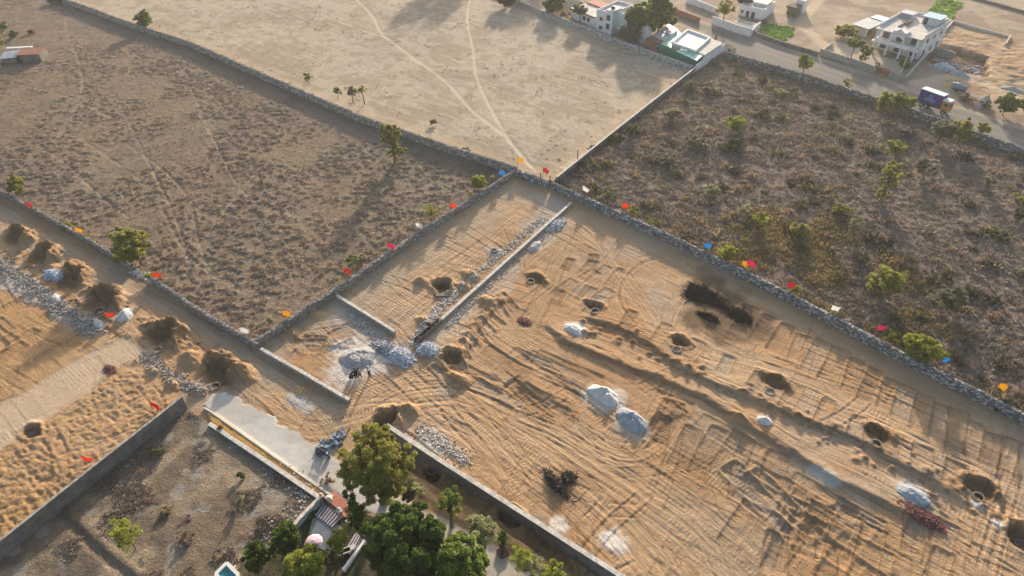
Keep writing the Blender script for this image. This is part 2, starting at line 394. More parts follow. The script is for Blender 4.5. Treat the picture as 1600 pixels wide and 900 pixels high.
# --- dry grass field, top
DG = [(40,-30),(95,2),(300,74),(560,187),(808,268),(862,288),(1085,106),(940,55),(808,4),(500,-110),(-300,-170)]
sl, m, d = zone('dry', DG); reset(sl, d, STRAW); x, y = GX[sl], GY[sl]; k = (d > 0).astype(np.float32)
s3 = fbm((x*ca+y*sa)/5, (-x*sa+y*ca)/.7, 1.0, 4, 17)
H[sl] += k*(.05*(fbm(x, y, 1.2, 4, 18)-.5)+.05*(s3-.5))
paint(sl, k*sst(.45, .65, fbm(x, y, 8, 5, 19)), (.315,.25,.178), .85)
paint(sl, k*sst(.5, .66, s3), (.44,.37,.28), .6)
paint(sl, k*sst(.52, .66, fbm(x, y, 2.2, 5, 21, .6)), (.29,.235,.165), .7)
paint(sl, k*sst(4, 0, np.abs(d-1.0)), (.50,.36,.22), .55)
tf = k*sst(.56, .72, fbm(x, y, 2.5, 4, 22)); TUFT[sl] = np.maximum(TUFT[sl], .35*tf)
for pts, w in (([(535,-20),(580,22),(597,52),(640,85),(700,130),(735,170),(790,215),(832,262)], .7), ([(737,-20),(731,30),(740,80),(745,120),(770,175),(800,225),(838,268)], .55),
               ([(600,52),(640,38),(690,20)], .35), ([(880,262),(960,205),(1040,140)], .8), ([(500,20),(560,45),(610,60)], .3)):
    s2, D, A, _ = lateral(pts, 3); mm = sst(w, w*.25, np.abs(D)+.3*(fbm(GX[s2], GY[s2], 2, 2, 3)-.5))
    H[s2] -= .05*mm; paint(s2, mm, (.53,.43,.31), .8); TUFT[s2] *= 1-mm

# --- scrub field, right
SC = [(864,290),(1085,107),(1130,84),(1380,163),(1600,241),(1950,352),(1950,830),(1600,653),(1400,551),(1180,433)]
sl, m, d = zone('scrub', SC); reset(sl, d, (.20,.155,.12)); x, y = GX[sl], GY[sl]; k = (d > 0).astype(np.float32)
H[sl] += k*(.16*sst(.4, .7, fbm(x, y, .9, 4, 23))+.18*(fbm(x, y, 4, 3, 24)-.5))
paint(sl, k*sst(.45, .6, fbm(x, y, 5, 4, 25)), (.19,.148,.122), .6)
paint(sl, k*sst(.5, .66, fbm(x, y, 9, 4, 26)), (.25,.185,.135), .6)
bgd = np.maximum(sst(24, 8, np.hypot(x-40, (y-74)*1.0)), sst(18, 6, np.hypot(x-29, y-117)))*sst(.42, .58, fbm(x, y, 5, 4, 27))
paint(sl, k*sst(.5, .62, fbm(x, y, .6, 3, 55)), (.145,.112,.088), .5)
paint(sl, k*bgd, (.25,.19,.10), .7)
TUFT[sl] = np.maximum(TUFT[sl], k*(.35+.65*sst(.42, .6, fbm(x, y, 2.2, 4, 28))))

# --- yards beyond the road (top right) and behind the top wall
YD = [(808,4),(940,55),(1085,106),(1130,84),(1380,163),(1600,241),(1950,352),(2400,-200),(500,-200),(500,-110)]
sl, m, d = zone('yard', YD); reset(sl, d, (.36,.285,.21)); x, y = GX[sl], GY[sl]; k = (d > 0).astype(np.float32)
H[sl] += k*(.10*(fbm(x, y, 2, 4, 29)-.5))
paint(sl, k*sst(.5, .6, fbm(x, y, 2.5, 4, 62)), (.25,.20,.14), .5)
paint(sl, k*sst(.48, .62, fbm(x, y, 7, 4, 30)), (.25,.18,.13), .85)
paint(sl, k*sst(.55, .7, fbm(x, y, 10, 4, 31)), (.43,.345,.26), .6)
s2, m2, d2 = area([(1430,70),(1470,40),(1600,60),(1680,130),(1600,170),(1480,130)], 1.0, 2.0); paint(s2, m2, (.48,.335,.20), .7)
H[s2] += m2*(.25*(fbm(GX[s2], GY[s2], 3, 4, 31)-.5)+.35*(fbm(GX[s2], GY[s2], 1.1, 4, 33)-.5)); paint(s2, m2*sst(.45, .6, fbm(GX[s2], GY[s2], 2.2, 4, 34)), (.27,.175,.105), .7)
s2, m2, d2 = area([(1440,78),(1475,68),(1545,90),(1540,118),(1500,112),(1455,100)], .6, 1.2); H[s2] -= m2*(1.0+.9*(fbm(GX[s2], GY[s2], 1.5, 4, 35)-.2)); paint(s2, m2, FRESH, .8)
s2, m2, d2 = area([(1545,95),(1620,70),(1640,120),(1575,125)], 1.2, 1.2); H[s2] += .6*m2*fbm(GX[s2], GY[s2], 2, 4, 2); paint(s2, m2, (.34,.22,.135), .6)
s2, m2, d2 = area([(1290,85),(1310,65),(1370,88),(1420,96),(1410,125),(1360,108)], .3); paint(s2, m2, (.50,.43,.34), .8); H[s2] *= 1-.8*m2
s2, m2, d2 = area([(1415,92),(1450,60),(1470,62),(1430,110),(1412,125)], .4); paint(s2, m2, (.26,.25,.25), .85)
for pts in ([(1300,80),(1270,55),(1255,30),(1290,-10)], [(1430,130),(1500,120),(1560,140),(1620,170)]):
    s2, D, A, _ = lateral(pts, 4); paint(s2, sst(2.2, .8, np.abs(D)), (.54,.42,.29), .7)

# --- surfaced road with sandy shoulders
RD = [(1132,84),(1380,163),(1600,241),(1950,352),(1950,300),(1600,199),(1485,161),(1410,133),(1360,115),(1280,90),(1200,65),(1125,42),(1050,14),(940,-30),(850,-30),(1000,14),(1048,33),(1090,50)]
sl, m, d = zone('road', RD); reset(sl, d, (.195,.178,.155)); x, y = GX[sl], GY[sl]; k = (d > 0).astype(np.float32)
H[sl] = np.where(d > 0, 0.02+.01*(fbm(x, y, 2, 3, 1)-.5)+.0*x, H[sl])
paint(sl, k*sst(.45, .6, fbm(x, y, 6, 4, 32)), (.225,.205,.175), .8)
paint(sl, k*sst(2.6, .6, d+1.6*(fbm(x, y, 4, 3, 33)-.5)), (.42,.335,.245), .8)
s2, D, A, _ = lateral([(1040,18),(1125,52),(1200,79),(1300,115),(1400,150),(1500,186),(1650,232)], 5)
paint(s2, sst(.9, .2, np.abs(np.abs(D)-1.3))*(Z[s2]==4), (.30,.265,.215), .4)

# --- vacant plot, bottom left
PT = [(-120,950),(0,873),(290,638),(330,662),(500,780),(440,840),(350,905),(300,1010),(-200,1010)]
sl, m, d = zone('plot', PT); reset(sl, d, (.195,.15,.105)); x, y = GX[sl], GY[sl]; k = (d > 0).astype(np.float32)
H[sl] += k*(.16*(fbm(x, y, 1.3, 5, 34)-.5)+.14*(fbm(x, y, 5, 3, 35)-.5))
paint(sl, k*sst(.44, .60, fbm(x, y, 3.5, 5, 36)), (.15,.12,.09), .75)
paint(sl, k*sst(.56, .70, fbm(x, y, 6, 4, 37)), (.33,.255,.175), .8)
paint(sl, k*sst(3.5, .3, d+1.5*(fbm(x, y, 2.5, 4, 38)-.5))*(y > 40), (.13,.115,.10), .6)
paint(sl, k*sst(.62, .72, fbm(x, y, 2.0, 3, 39)), (.31,.275,.235), .7)
TUFT[sl] = np.maximum(TUFT[sl], k*.4*sst(.5, .66, fbm(x, y, 3, 4, 40)))
s2, D, A, L = lateral([(98,800),(135,835),(170,868),(215,905)], 3); H[s2] += .10*sst(.6, .1, np.abs(D-.4))-.13*sst(.6, .1, np.abs(D+.4)); paint(s2, sst(1, .2, np.abs(D)), (.16,.12,.085), .5)
for pts in ([(290,690),(250,730),(200,780),(150,815)], [(490,790),(430,840),(350,890)], [(330,690),(350,730),(400,750)]):
    s2, D, A, _ = lateral(pts, 3); paint(s2, sst(1.0, .2, np.abs(D)+.8*(fbm(GX[s2], GY[s2], 2, 3, 3)-.5)), (.34,.265,.18), .7)

# --- gravel lane, orange strip beside it, garden ground, orange bank under the south wall
LN = [(318,632),(330,616),(352,612),(420,650),(500,700),(545,738),(600,762),(700,815),(800,868),(880,940),(720,1010),(690,870),(600,806),(540,790),(510,782)]
sl, m, d = zone('lane', LN); k = (d > 0).astype(np.float32); x, y = GX[sl], GY[sl]; reset(sl, d, (.455,.425,.375))
paint(sl, k*sst(.45, .6, fbm(x, y, 3, 5, 41)), (.53,.505,.46), .8); H[sl] += k*(.05*(fbm(x, y, .8, 4, 41)-.5)+.03)
paint(sl, k*(x > -10), (.43,.355,.26), .6)
GD = [(500,780),(560,796),(690,868),(720,1010),(300,1010),(350,905),(440,842)]
sl, m, d = zone('garden', GD); k = (d > 0).astype(np.float32); reset(sl, d, (.10,.085,.055)); x, y = GX[sl], GY[sl]
paint(sl, k*sst(.45, .6, fbm(x, y, 1.5, 4, 42)), (.045,.06,.022), .8)
sl, m, d = area([(322,645),(335,645),(522,778),(506,780),(330,662)], .15); paint(sl, m, (.44,.255,.085)); H[sl] = H[sl]*(1-m)+m*(.15+.12*(fbm(GX[sl], GY[sl], .9, 3, 1)-.5))
sl, m, d = area([(560,690),(604,672),(690,724),(830,812),(960,900),(1010,950),(900,950),(800,868),(700,815),(600,762)], .5, .5)
paint(sl, m, (.40,.25,.12), .9); H[sl] += m*.35*(fbm(GX[sl], GY[sl], 1.2, 4, 43)-.5)
s2, D, A, L = lateral([(606,676),(690,730),(830,818),(970,908)], 4); H[s2] -= 1.0*sst(1.5, .5, np.abs(D+1.0))*(.5+1.0*fbm(GX[s2], GY[s2], 4, 3, 44))
paint(s2, sst(1.7, .6, np.abs(D+1.2))*sst(.4, .6, fbm(GX[s2], GY[s2], 2.5, 3, 44)), (.26,.15,.07), .7)
s2, D, A, L = lateral([(645,752),(700,800),(770,830),(850,885)], 3); H[s2] += .45*sst(.9, .1, np.abs(D))*fbm(GX[s2], GY[s2], 2, 3, 4)*1.4; paint(s2, sst(.8, .1, np.abs(D)), (.50,.31,.13), .7)

# --- the levelled site: stepped cuts, dozer passes, ruts
def scarp(pts, h, fade, rag=.5, edge=.35):
    sl, D, A, L = lateral(pts, 16); x, y = GX[sl], GY[sl]
    d = D+rag*2*(fbm(x, y, 1.6, 4, 45)-.5)+.5*(fbm(x, y, 5, 2, 46)-.5)
    e = sst(0, 5, A)*sst(L, L-5, A)*(np.abs(D) < 15)
    H[sl] += e*.48*h*(sst(-edge, edge, d)*np.exp(-np.clip(d, 0, 99)/fade))*sst(15, 9, np.abs(D))
    paint(sl, e*sst(-edge*1.6, 0, d)*sst(.9, .2, d), FRESH, .42)
scarp([(890,492),(990,530),(1080,590),(1200,640),(1330,690),(1430,742),(1540,800)], 1.05, 6)
scarp([(838,500),(900,545),(990,580),(1110,632),(1200,690),(1300,750),(1420,805),(1500,840)], 1.0, 5)
scarp([(690,590),(735,540),(780,480),(830,470)], .7, 3, .8)
scarp([(0,600),(60,560),(150,510),(220,545)], .35, 3)
scarp([(985,655),(1060,650),(1100,630)], .35, 3, .3)
def ruts(pts, width, nr, depth=.07, light=.25, seed=0, hw=.20, ridge=.5):
    depth *= .20; hw *= .55; nr = int(nr*2.0)
    r = np.random.default_rng(seed+100); sl, D, A, L = lateral(pts, width+1.5, 14)
    x, y = GX[sl], GY[sl]; wob = .9*(fbm(x, y, 6, 2, seed)-.5)
    ok = (Z[sl] == 0)*sst(0, 2, A)*sst(L, L-2, A); acc = np.zeros_like(D)
    for i in range(nr):
        o = (r.random()-.5)*2*width; a0 = r.random()*L*.5; a1 = a0+L*(.35+.6*r.random()); w = hw*(.6+.9*r.random())
        g = np.exp(-((D+wob*r.random()*1.5-o)/w)**2)-ridge*np.exp(-((np.abs(D+wob*.7-o)-2.0*w)/(w*.8))**2)
        acc -= g*(.5+r.random())*sst(a0-2, a0+2, A)*sst(a1+2, a1-2, A)
    H[sl] += ok*depth*acc
    kk = (Z[sl] == 0) & (np.abs(D)+.6*(fbm(x, y, 2, 2, seed+3)-.5) < width*1.05) & (A > .3) & (A < L-.3); T3 = TR[sl]; T3[..., 0][kk] = (D+wob*.6+seed*31)[kk]; T3[..., 1][kk] = A[kk]; T3[..., 2][kk] = 1.0
    paint(sl, ok*sst(width*1.1, width*.4, np.abs(D)), SANDL, light)
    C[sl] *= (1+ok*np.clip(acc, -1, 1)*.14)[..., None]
ruts([(400,600),(480,655),(560,640),(640,612),(730,608),(830,650),(930,715),(1060,805),(1180,910)], 3.2, 22, .085, .45, 1)
ruts([(560,640),(640,560),(740,478),(860,392),(895,345)], 2.6, 12, .07, .35, 2)
ruts([(-40,320),(100,400),(200,465),(330,540),(440,620),(530,655)], 2.4, 14, .055, .35, 3)
ruts([(880,330),(935,380),(985,455),(1060,540),(1250,602),(1450,692),(1620,770)], 1.6, 9, .08, .4, 4)
ruts([(1600,660),(1572,760),(1530,910)], 1.5, 5, .12, .3, 5, .28)
ruts([(820,520),(860,440),(885,370)], 1.3, 5, .10, .3, 6, .25)
ruts([(850,505),(960,545),(1110,610),(1250,680),(1400,750),(1530,810)], 2.2, 14, .07, .4, 7)
ruts([(0,690),(110,620),(210,540),(230,520)], 1.8, 8, .06, .5, 8)
ruts([(0,350),(140,470),(230,540)], 1.2, 4, .05, .2, 9)
ruts([(890,640),(930,680),(985,700),(1040,672)], 2.0, 8, .09, .2, 10)
ruts([(1010,545),(960,470),(985,415),(1040,400),(1075,420)], .8, 4, .11, .15, 11, .25)
ruts([(1085,430),(1050,480),(1040,510)], .8, 3, .1, .1, 12)
ruts([(480,690),(520,650),(640,640),(760,700)], 1.8, 9, .06, .2, 13)
ruts([(440,510),(520,560),(560,590)], 1.5, 7, .07, .1, 14)
ruts([(560,470),(680,400),(800,310)], 3.0, 14, .055, .2, 15)
ruts([(600,500),(720,415),(830,330)], 2.2, 10, .05, .2, 16)
ruts([(700,640),(850,740),(960,830),(1040,910)], 2.6, 12, .06, .25, 17)
ruts([(620,660),(700,640),(770,690),(830,770)], 2.0, 9, .07, .1, 18)
ruts([(1260,640),(1420,715),(1570,800)], .9, 4, .08, .3, 19)
ruts([(1000,640),(1200,780),(1350,910)], 3.0, 14, .06, .1, 20)
def dozer(c, ang, L, W, seed, h=.13):
    """one blade pass: a scraped strip with cross treads and a windrow along each side and at its end"""
    r = np.random.default_rng(seed); cx, cy = c[0], c[1]; R = L/2+W
    sl = win(cx-R, cx+R, cy-R, cy+R); x, y = GX[sl]-cx, GY[sl]-cy
    u = x*math.cos(ang)+y*math.sin(ang); v = -x*math.sin(ang)+y*math.cos(ang)
    v = v+.25*(fbm(GX[sl], GY[sl], 3, 2, seed)-.5); u = u+.3*(fbm(GX[sl], GY[sl], 2, 2, seed+1)-.5)
    ok = (Z[sl] == 0)
    ins = sst(L/2+.2, L/2-.2, np.abs(u))*sst(W/2+.15, W/2-.15, np.abs(v))
    edge = np.exp(-((np.abs(v)-W/2)/.19)**2)*sst(L/2+.4, L/2-.4, np.abs(u))
    end = np.exp(-((u-L/2)/.28)**2)*sst(W/2+.4, W/2-.3, np.abs(v))
    tr = np.sin(v*2*math.pi/.62+seed) if seed % 2 else np.sin(u*2*math.pi/.7)
    H[sl] += ok*(-.08*ins+h*.5*(edge*.8+end*1.2)*(.4+1.1*fbm(GX[sl], GY[sl], 1.2, 2, seed))+.008*tr*ins)
    kk = ok & (ins > .5); T3 = TR[sl]; T3[..., 0][kk] = (v+seed*7)[kk]; T3[..., 1][kk] = u[kk]; T3[..., 2][kk] = .95
    paint(sl, ok*ins, [FRESH, GREY, ORANGE, SAND][seed % 4], .22+.2*r.random())
    paint(sl, ok*np.clip(edge+end, 0, 1), FRESH, .22)
B_ANG = math.radians(57)
for i in range(17):                                           # cross strips along the long right-hand wall
    f = i/16; dozer(P(1165+f*440, 500+f*232), B_ANG+rnd.uniform(-.06, .06), rnd.uniform(5, 7), rnd.uniform(1.5, 2.3), 40+i*2+(i//3), .12)
for i in range(12):
    f = i/11; dozer(P(930+f*560, 478+f*265), B_ANG+rnd.uniform(-.1, .1), rnd.uniform(3.5, 5), rnd.uniform(1.4, 2.2), 141+i*3, .13)
for i in range(10): dozer(P(905+rnd.uniform(-50,60), 400+rnd.uniform(0,70)), B_ANG+rnd.uniform(-.3,.3), rnd.uniform(3,5), rnd.uniform(1.2,2), 200+i, .11)
for i in range(22):
    f = rnd.random(); dozer(P(1010+f*330+rnd.uniform(-50,50), 650+f*190+rnd.uniform(-50,60)), (aA if i % 2 else B_ANG)+rnd.uniform(-.15,.15), rnd.uniform(4,8), rnd.uniform(1.8,2.8), 240+i, .14)
for i in range(16): dozer(P(rnd.uniform(700,960), rnd.uniform(560,640)), aA+rnd.uniform(-.2,.2), rnd.uniform(5,9), rnd.uniform(1.8,2.6), 300+i, .08)
for i in range(14): dozer(P(rnd.uniform(1150,1480), rnd.uniform(800,900)), B_ANG+rnd.uniform(-.25,.25), rnd.uniform(4,7), rnd.uniform(1.8,2.6), 340+i, .13)
dozer(P(1185,775), math.radians(-58)+math.pi, 9, 2.6, 401, .3); dozer(P(1222,785), math.radians(-58)+math.pi, 8.5, 2.4, 403, .3)
for i in range(9): dozer(P(40+rnd.uniform(-60,110), 535+rnd.uniform(-70,50)), (aA if i % 2 else B_ANG)+rnd.uniform(-.15,.15), rnd.uniform(4,8), 2.2, 420+i, .11)
for i in range(8): dozer(P(rnd.uniform(430,560), rnd.uniform(500,560)), rnd.uniform(-.9,.9), rnd.uniform(2,4), 1.6, 440+i, .12)
for i in range(10):                                           # rippled push ridge beside the low inner wall
    f = i/9; dozer(P(690+f*105, 585-f*115), math.radians(120)+rnd.uniform(-.2,.2), rnd.uniform(3.2,4.4), 1.0, 461+2*i, .30)
for i in range(330):                                          # single passes of tyres and buckets, each a pair of thin grooves
    while True:
        px_, py_ = rnd.uniform(-20, 1620), rnd.uniform(300, 915); c = P(px_, py_)
        j_, i_ = np.searchsorted(YS, c.y), np.searchsorted(XS, c.x)
        if 0 < j_ < len(YS) and 0 < i_ < len(XS) and Z[j_, i_] == 0: break
    an = (aA if rnd.random() < .6 else B_ANG if rnd.random() < .6 else rnd.uniform(0, 3.14))+rnd.uniform(-.25, .25); L_ = rnd.uniform(4, 15)/2; bend = rnd.uniform(-.12, .12)*L_
    e = Vector((math.cos(an), math.sin(an), 0)); nn_ = Vector((-e.y, e.x, 0))
    sl, D, A, L = lateral([c-e*L_, c+nn_*bend, c+e*L_], 1.8, 6, True); ok = (Z[sl] == 0)*sst(0, 1.5, A)*sst(L, L-1.5, A); g = 0
    for o in ((-.75, .75) if i % 3 else (-.5, -.15, .2, .55)): g = g+np.exp(-((D-o)/.13)**2)-.6*np.exp(-((D-o-.26)/.12)**2)
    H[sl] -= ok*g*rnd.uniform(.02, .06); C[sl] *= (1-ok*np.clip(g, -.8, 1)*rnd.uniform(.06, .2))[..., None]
# lumpy dumped soil, lower left
sl, m, d = area([(-150,810),(0,715),(190,578),(228,585),(288,632),(0,866),(-150,960)], .6, .6)
x, y = GX[sl], GY[sl]; lump = fbm(U[sl]/1.1, Vv[sl]/.62, 1.0, 3, 47); lump = 1-np.abs(lump-.5)*4
H[sl] += m*(.11*lump+.10*(fbm(x, y, .8, 3, 48)-.5)+.07*(fbm(x, y, .33, 2, 49)-.5)); TR[sl][..., 2] *= 1-m; paint(sl, m, (.40,.255,.135), .6); paint(sl, m*sst(46, 34, y), (.39,.222,.095), .7)
sl, m, d = area([(-150,640),(-60,470),(0,455),(150,540),(90,600),(0,660)], .6, .6); paint(sl, m, (.44,.265,.12), .55)
sl, m, d = area([(-150,725),(0,630),(110,570),(190,528),(230,547),(190,575),(0,704),(-150,800)], .6, .5); paint(sl, m, (.52,.395,.27), .85); H[sl] *= 1-.6*m; kk = (m > .5) & (Z[sl] == 0); TR[sl][..., 0][kk] = U[sl][kk]; TR[sl][..., 1][kk] = Vv[sl][kk]; TR[sl][..., 2][kk] = .28
sl, m, d = area([(0,400),(60,440),(165,515),(150,530),(60,480),(0,450)], .5, .5); paint(sl, m, (.40,.36,.32), .85)
H[sl] += m*.25*fbm(GX[sl], GY[sl], .7, 3, 3)
# grey-brown soil by the walls, churned patches, pale spill
for pts, col, a in (([(900,318),(1180,450),(1400,566),(1600,668),(1600,700),(1380,580),(1150,470),(930,360)], (.36,.265,.17), .65),
                    ([(410,535),(800,280),(840,300),(700,400),(600,460),(440,540)], (.40,.32,.225), .6),
                    ([(0,318),(200,432),(400,548),(540,640),(520,655),(380,570),(180,450),(0,345)], (.37,.31,.23), .6),
                    ([(840,300),(890,315),(860,365),(815,345)], (.38,.34,.29), .7), ([(540,470),(610,520),(650,545),(570,550),(520,500)], (.40,.36,.31), .7),
                    ([(650,530),(700,500),(880,330),(905,330),(800,430),(690,540)], (.46,.40,.32), .6),
                    ([(1068,428),(1112,424),(1190,482),(1198,522),(1130,538),(1062,505)], (.10,.07,.045), .8), ([(845,740),(890,745),(910,790),(870,800)], (.20,.135,.08), .7),
                    ([(1090,640),(1230,730),(1250,800),(1180,790),(1080,690)], (.30,.23,.15), .5), ([(1060,770),(1180,850),(1150,900),(1000,820)], (.36,.27,.17), .5),
                    ([(1230,800),(1480,830),(1460,900),(1180,900)], (.36,.23,.12), .55), ([(640,640),(720,680),(690,730),(620,690)], (.50,.36,.25), .3)):
    sl, m, d = area(pts, 1.4, 1.6); m = m*(Z[sl] == 0); paint(sl, m, col, a)
def spill(px, py, rx, ry, col, a=.8, ang=None, hgt_=.05, seed=1):
    c = P(px, py); ang = aA if ang is None else ang; R = max(rx, ry)*1.6
    sl = win(c.x-R, c.x+R, c.y-R, c.y+R); x, y = GX[sl]-c.x, GY[sl]-c.y
    u = x*math.cos(ang)+y*math.sin(ang); v = -x*math.sin(ang)+y*math.cos(ang)
    r = np.hypot(u/rx, v/ry)+.9*(fbm(GX[sl], GY[sl], 1.3, 4, seed)-.5)
    m = sst(1.1, .55, r); paint(sl, m, col, a); H[sl] += hgt_*m
PALE=(.62,.58,.52); PGREY=(.44,.43,.40)
for s in ((946,622,3.0,2.3,(.56,.50,.42)), (986,662,3.0,2.1,(.42,.38,.33)), (560,558,4.5,3.2,PALE), (540,585,3,2.4,PALE), (897,513,1.9,1.3,(.66,.63,.58)), (958,848,1.7,1.5,(.66,.63,.58)), (1425,772,1.9,1.6,(.62,.60,.57)), (1193,657,.9,.8,PALE),
          (772,392,1.6,1.4,PGREY), (835,383,1.5,.8,PGREY), (1560,818,.8,.6,PALE), (680,690,2.2,1.4,PALE), (712,708,1.6,.9,PALE), (875,822,1.2,1.0,PALE), (1530,790,.8,.6,(.7,.66,.62)),
          (470,630,2.5,1.0,PGREY), (195,490,.9,1.6,PGREY), (155,510,1.0,.8,(.5,.48,.46)), (85,465,1.4,.8,(.5,.48,.46)), (1285,745,2.0,1.0,PGREY), (690,610,1.2,1,GREY), (990,672,2.4,1.6,(.42,.36,.28))):
    spill(*s, seed=int(s[0]) % 7)

# --- pits for the manhole rings, with their spoil
def pit(px, py, rx, ry, depth, rim=.5, ang=None, seed=0, soft=.35, wob=1.15, bank=0):
    depth *= .62
    if bank: depth *= .55; soft = .6
    c = P(px, py); ang = aA if ang is None else ang; R = max(rx, ry)*2.4
    sl = win(c.x-R, c.x+R, c.y-R, c.y+R); x, y = GX[sl]-c.x, GY[sl]-c.y
    u = x*math.cos(ang)+y*math.sin(ang); v = -x*math.sin(ang)+y*math.cos(ang)
    r = np.hypot(u/rx, v/ry)+wob*(fbm(GX[sl], GY[sl], 1.9, 5, seed, .6)-.5)+.10
    sf = np.clip(soft+.30*sst(.2, -.9, v/ry), 0, .95)
    ins = np.clip((1-r)/sf, 0, 1); ins = ins*ins*(3-2*ins)
    far = .35+.65*sst(-.6, .9, v/ry)
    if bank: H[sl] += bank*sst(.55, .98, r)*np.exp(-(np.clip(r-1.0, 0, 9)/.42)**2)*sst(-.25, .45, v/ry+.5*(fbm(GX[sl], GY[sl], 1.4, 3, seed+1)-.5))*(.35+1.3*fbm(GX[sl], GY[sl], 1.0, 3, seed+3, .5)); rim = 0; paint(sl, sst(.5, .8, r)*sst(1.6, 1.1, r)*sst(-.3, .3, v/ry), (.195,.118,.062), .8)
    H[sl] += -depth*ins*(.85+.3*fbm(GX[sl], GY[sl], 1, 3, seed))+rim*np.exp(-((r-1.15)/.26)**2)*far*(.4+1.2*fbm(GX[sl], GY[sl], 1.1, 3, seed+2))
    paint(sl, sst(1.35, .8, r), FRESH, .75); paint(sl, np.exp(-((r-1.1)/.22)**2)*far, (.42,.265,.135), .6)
PITS = [(26,372,2.4,1.9,1.3,.9),(66,402,2.2,1.8,1.3,.8),(112,438,2.5,2.0,1.4,.9),(161,470,2.6,2.2,1.6,.9),(254,526,2.6,2.3,1.8,.9),(344,580,2.5,2.3,1.9,1.0),
        (928,479,1.7,1.2,.9,.3),(706,560,1.5,1.3,.9,.4),(690,448,1.6,1.2,1.4,.7),(834,434,1.6,1.1,.8,.3),(1060,538,1.5,1.3,1.1,.4),(1208,602,1.6,1.4,1.3,.5),
        (1371,683,1.7,1.4,1.4,.5),(1531,763,1.6,1.5,1.4,.6),(1598,840,1.7,1.6,1.4,.4),(50,676,1.3,.9,.8,.2),(600,660,1.6,2.0,1.5,.5),(676,733,1.3,.9,1.3,.4),(797,805,1.3,.9,1.2,.4)]
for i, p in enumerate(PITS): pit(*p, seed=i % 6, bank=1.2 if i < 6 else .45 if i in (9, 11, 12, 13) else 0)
for i_ in range(260):                                         # clods and scraped-off crumbs thrown about the working edges
    f_ = rnd.random(); q_ = P(880+f_*680+rnd.gauss(0, 10), 495+f_*300+rnd.gauss(0, 10)) if i_ % 2 else P(20+f_*370+rnd.gauss(0, 9), 395+f_*200+rnd.gauss(0, 9))
    s0_ = rnd.uniform(.15, .45); sl = win(q_.x-1, q_.x+1, q_.y-1, q_.y+1); m = np.exp(-((GX[sl]-q_.x)**2+(GY[sl]-q_.y)**2)/(s0_*s0_)); H[sl] += m*s0_*.55; paint(sl, sst(.2, .5, m), FRESH, .5)
def bump_at(px, py, rx, ry, h, ang=None, seed=0, col=None):
    c = P(px, py); ang = aA if ang is None else ang; R = max(rx, ry)*1.8
    sl = win(c.x-R, c.x+R, c.y-R, c.y+R); x, y = GX[sl]-c.x, GY[sl]-c.y
    u = x*math.cos(ang)+y*math.sin(ang); v = -x*math.sin(ang)+y*math.cos(ang)
    r = np.hypot(u/rx, v/ry)+.5*(fbm(GX[sl], GY[sl], 1.2, 4, seed)-.5); m = sst(1.1, .1, r)
    H[sl] += h*m*(.7+.6*fbm(GX[sl], GY[sl], .8, 3, seed))
    if col: paint(sl, sst(1.1, .7, r), col, .7)
for b in ((640,640,1.5,1.1,.9),(715,590,2.0,1.3,.7),(658,440,1.2,1.0,.7),(725,447,1.3,.8,.5),(660,500,1.3,.8,.6),(735,430,2.0,1.0,.6),(1150,655,1.2,.9,.7),(760,470,1.8,1.0,.5),(300,560,2.2,1.4,.8),
          (390,585,2,1,.4),(270,600,1.2,.8,.5),(240,580,1.2,.7,.4),(310,610,1.5,.8,.4),(490,490,1.8,1.2,.4),(455,520,1.6,1.0,.3),(470,610,1.2,.8,.3),(85,420,1.5,1,.5)):
    bump_at(*b, seed=int(b[0]) % 6, col=(.40,.25,.125))

# --- level pads under buildings so nothing floats
for pts in ([(486,800),(510,762),(560,795),(578,850),(530,885),(468,850)],):
    sl, m, d = area(pts, .3); H[sl] = H[sl]*(1-m)-.06*m
def pad(poly_world, z=0.0, col=None):
    sl, m, d = area(poly_world, .25, world=True); H[sl] = H[sl]*(1-m)+z*m
    if col: paint(sl, m, col)
def gz(x, y):
    i = np.clip(np.searchsorted(XS, x)-1, 0, len(XS)-2); j = np.clip(np.searchsorted(YS, y)-1, 0, len(YS)-2)
    fx = (x-XS[i])/(XS[i+1]-XS[i]); fy = (y-YS[j])/(YS[j+1]-YS[j])
    return float((H[j,i]*(1-fx)+H[j,i+1]*fx)*(1-fy)+(H[j+1,i]*(1-fx)+H[j+1,i+1]*fx)*fy)
def G(px, py, dz=0.0):                                        # ground point seen at a photo pixel
    z = 2.5
    while z > -3.5:
        p = P(px, py, z); g = gz(p.x, p.y)
        if g >= z: p.z = g+dz; return p
        z -= .05
    return P(px, py, 0)
